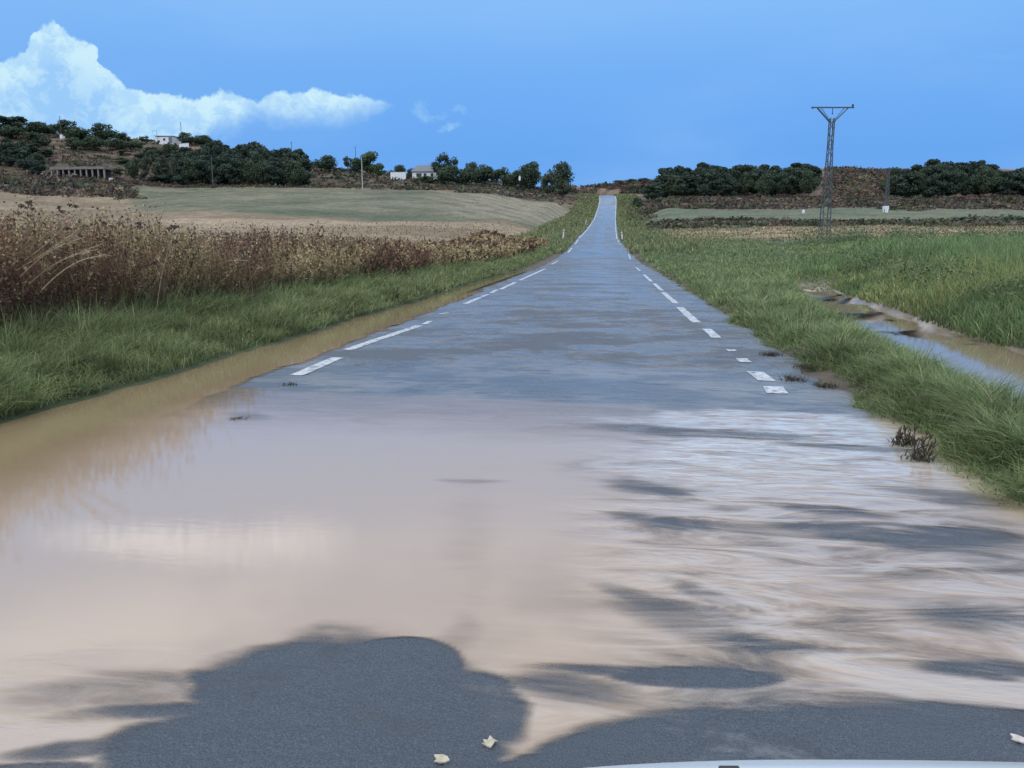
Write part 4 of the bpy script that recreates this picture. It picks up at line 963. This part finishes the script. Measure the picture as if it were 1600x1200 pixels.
for p0, p1, d, lb in [((45, 400), (118, 334), 7.6, 'thickest pale stalk leaning right, topmost of the leaning straw'), ((38, 415), (124, 358), 7.4, 'pale stalk leaning just below the topmost one'), ((44, 425), (132, 371), 7.2, 'pale stalk third down in the leaning straw'),
                      ((60, 436), (152, 390), 7.3, 'long low stalk bent toward the road'), ((78, 446), (166, 398), 7.0, 'lowest stalk of the leaning straw'), ((0, 380), (68, 342), 8.0, 'pale stalk entering from the left edge'),
                      ((88, 425), (158, 382), 8.2, 'short stalk at the right end of the leaning straw'), ((20, 398), (96, 352), 8.4, 'stalk lying behind the thick pale one'), ((335, 420), (388, 408), 12.0, 'isolated straw stalk bent over green grass beyond the leaning ones')]:
    stalk(p0, p1, d, lb)
# straw clump
def clump(name, x, y, n, h, cols, label, cat, spread=.12, w_=.008, bend=(.2, .9), az0=None, group=None, mat=None, z=None):
    z = gzs(x, y) if z is None else z; P = np.stack([RNG.normal(0, spread, n), RNG.normal(0, spread, n), np.full(n, -.02)], -1)
    a = RNG.uniform(0, 6.28, n) if az0 is None else RNG.normal(az0, .6, n)
    V, Fs, C = blades(P, h*RNG.uniform(.5, 1.1, n), np.full(n, w_)*RNG.uniform(.6, 1.4, n), a, RNG.uniform(*bend, n), pal(n, cols), segs=4)
    o = nmesh(name, V, Fs, mat or M_WEED, col=C); o.location = (x, y, z); return tag(o, label, cat, group)
for px, d, h, lb in [(355, 13.5, .95, 'pale straw tussock among the red weeds, nearer of the two'), (500, 20.5, 1.0, 'pale straw tussock further off among the red weeds'), (652, 33, .9, 'small straw tussock where the weeds thin out')]:
    v_ = ray(px, 380); clump('straw_tussock', v_[0]/v_[1]*d, d, 420, h, [(.42, .33, .2), (.3, .22, .13)], lb, 'tussock', .22, .012*d/13, (.3, 1.1))
# weeds standing in the water at the right edge
def dock(x, y, z, h, label):
    r = empty('wilted_weed', (x, y, z)); m = MB()
    for k in range(9):
        a = random.uniform(0, 6.28); L = h*random.uniform(.6, 1.1); b0 = Vector((random.uniform(-.05, .05), random.uniform(-.03, .03), -.03)); tip = b0+Vector((math.cos(a)*L*.35, math.sin(a)*L*.3, L))
        m.bar(b0, tip, .004, .002, 5)
        for q in range(5):
            t = random.uniform(.35, 1); c = b0.lerp(tip, t); m.bar(c, c+Vector((random.uniform(-.03, .03), random.uniform(-.02, .02), random.uniform(.01, .045))), .007, .002, 4)
    m.build('stem', M_SEED, r)
    V, Fs, C = blades(np.stack([RNG.normal(0, .05, 60), RNG.normal(0, .04, 60), np.zeros(60)-.02], -1), RNG.uniform(.04, .12, 60), np.full(60, .012), RNG.uniform(0, 6.28, 60), RNG.uniform(.5, 1.4, 60), pal(60, [(.09, .12, .06), (.14, .12, .08)]))
    o = nmesh('leaves', V, Fs, M_GRASS, r, col=C); return tag(r, label, 'weed')
for px, py, h, lb in [(1412, 692, .14, 'smaller dark wilted weed standing in the water at the right road edge'), (1436, 716, .22, 'larger dark wilted weed with several stems at the right road edge')]:
    fx_, fy_ = flat(px, py, .03); dock(fx_, fy_, .03, h, lb)
# cattails and tall blades against the ditch water
def reed(px, py_top, d, label, cat_head=False, n=7, hs=1.0):
    v_ = ray(px, py_top); x = v_[0]/v_[1]*d; z = gzs(x, d); h = (H+v_[2]/v_[1]*d-z)*hs
    r = empty('reed_clump', (x, d, z))
    V, Fs, C = blades(np.stack([RNG.normal(0, .05, n), RNG.normal(0, .05, n), np.zeros(n)-.03], -1), h*RNG.uniform(.6, 1.02, n), np.full(n, .014), RNG.uniform(0, 6.28, n), RNG.uniform(.1, .75, n), pal(n, [(.055, .08, .035), (.10, .12, .055), (.05, .06, .04)]), segs=6)
    nmesh('leaves', V, Fs, M_GRASS, r, col=C)
    if cat_head:
        for k in range(2):
            m = MB(); a = Vector((RNG.normal(0, .04), RNG.normal(0, .04), 0)); t = a+Vector((.03*(k-.5), 0, h*(1-.15*k))); m.bar(a, t, .004, .003, 5); sm = m.build('stem', M_STRAW, r)
            m = MB(); m.bar(t-Vector((0, 0, .10)), t-Vector((0, 0, .02)), .011, .011, 8); m.bar(t-Vector((0, 0, .02)), t, .011, .002, 8); m.build('seed_spike', M_SEED, r)
    return tag(r, label, 'reeds')
reed(1476, 590, 7.6, 'single dark blades standing up against the bright ditch water', n=5)
reed(1548, 628, 6.6, 'arching reed blades just left of the cattails', n=9)
reed(1590, 620, 6.2, 'cattail clump with dark spikes at the right edge', True, 9)
reed(1520, 672, 6.3, 'pale upright reed leaf in the grass before the ditch', n=3)
reed(1390, 385, 62, 'tall dark green reed bed plume beyond the ditch', n=60)
# grass tufts on the broken road edge
random.seed(12); k = 0
for px, py, lb in [(1240, 590, 'flattened tuft of drowned grass beside the last right dash'), (1290, 600, 'dark drowned tuft at the right road edge, nearest the flood'), (1262, 572, 'small drowned tuft behind the dark one'), (1205, 552, 'drowned tuft beside the third right dash'), (372, 652, 'tiny tuft poking out of the flood water on the left'), (455, 598, 'twigs and grass at the end of the left white line')]:
    fx_, fy_ = flat(px, py, .04)
    clump('drowned_tuft', fx_, fy_, 130 if px > 500 else 60, .07 if px > 500 else .04, [(.05, .06, .04), (.08, .08, .05), (.12, .10, .07)], lb, 'tuft', (.065 if px > 500 else .04), .008, (.8, 2.2), mat=M_GRASS, z=.035)
# leaves and scum on the asphalt
def leaf(px, py, size, label, col=(.50, .45, .33), rz=0.0):
    fx_, fy_ = flat(px, py, .035); n = 11; V = []; pr = [(0, -.5), (.18, -.3), (.3, -.05), (.5, .1), (.22, .2), (.1, .52), (-.08, .28), (-.34, .34), (-.26, .05), (-.48, -.12), (-.15, -.26)]
    for z in (.002, .006): V += [(a*size, c*size, z+.004*math.sin(a*9)) for a, c in pr]
    m = MB(); m.add(V, [tuple(range(n))[::-1], tuple(range(n, 2*n))]+[(i, (i+1) % n, n+(i+1) % n, n+i) for i in range(n)])
    o = m.build('fallen_leaf', simple('leaf_'+str(int(px)), col, .6, .2, 30)); o.location = (fx_, fy_, road_z(fx_, fy_)+.002); o.rotation_euler = (0, 0, rz); return tag(o, label, 'leaf')
leaf(765, 1160, .050, 'pale torn leaf on the wet asphalt at the bottom centre', rz=.3)
leaf(690, 1186, .048, 'pale crumpled leaf lowest in the picture left of centre', rz=1.4)
leaf(1592, 1151, .045, 'pale leaf on the wet asphalt at the right edge', (.55, .50, .46), .9)

# ---------------------------------------------------------------- front of the car the picture is taken from
def car():
    m, q, out = material('car_paint'); c = q.new('ShaderNodeTexCoord').outputs['Object']
    n = q.noise(c, 300, 2, .5); p = pbsdf(q, q.mix(n, (.50, .56, .60), (.62, .67, .70)), .35, .5, metal=.1)
    p.inputs['Coat Weight'].default_value = .6; q.l.new(p.outputs[0], out.inputs[0])
    v_ = ray(1270, 1186.5); yc = .98; top_z = H+v_[2]/v_[1]*yc-.0085; xm = v_[0]/v_[1]*yc
    r = empty('car', (xm, yc, 0), R(YAW))
    us = np.linspace(-1, 1, 61); prof_ = [(-.78, .075), (-.6, .065), (-.4, .048), (-.25, .034), (-.12, .016), (-.05, .004), (0, 0), (.03, -.008), (.06, -.03), (.085, -.07), (.10, -.14), (.11, -.25), (.10, -.40), (.07, -.50)]
    V = []
    for yy2, zz in prof_:
        for u_ in us:
            drop = (.010 if u_ > 0 else .085)*abs(u_)**2.2+.005+.5*max(0, -u_-.38)**1.5+.22*max(0, abs(u_)-.82)**1.5*4
            V.append((u_*.80, yy2-.03*u_*u_, top_z+zz-drop))
    o = nmesh('bonnet', np.array(V), grid_faces(len(prof_), len(us))[:, ::-1], m, r, smooth=True)
    v1 = ray(1137, 1196); yb = yc-.05; xx = v1[0]/v1[1]*yb-xm; zz = H+v1[2]/v1[1]*yb+.002
    dxl, dyl = xx, yb-yc; xx = dxl*math.cos(R(YAW))+dyl*math.sin(R(YAW))
    mb = MB(); w_ = .017; mb.add([(xx-w_, -.075, zz-.03), (xx+w_, -.075, zz-.03), (xx+w_, -.03, zz-.03), (xx-w_, -.03, zz-.03), (xx-w_*.8, -.07, zz+.003), (xx+w_*.8, -.07, zz+.003), (xx+w_*.7, -.04, zz+.001), (xx-w_*.7, -.04, zz+.001)],
        [(0, 3, 2, 1), (4, 5, 6, 7), (0, 1, 5, 4), (1, 2, 6, 5), (2, 3, 7, 6), (3, 0, 4, 7)])
    mb.build('washer_nozzle', M_BLACK, r)
    tag(r, 'pale silver-blue car front, bonnet edge just showing at the bottom right', 'car')
car()
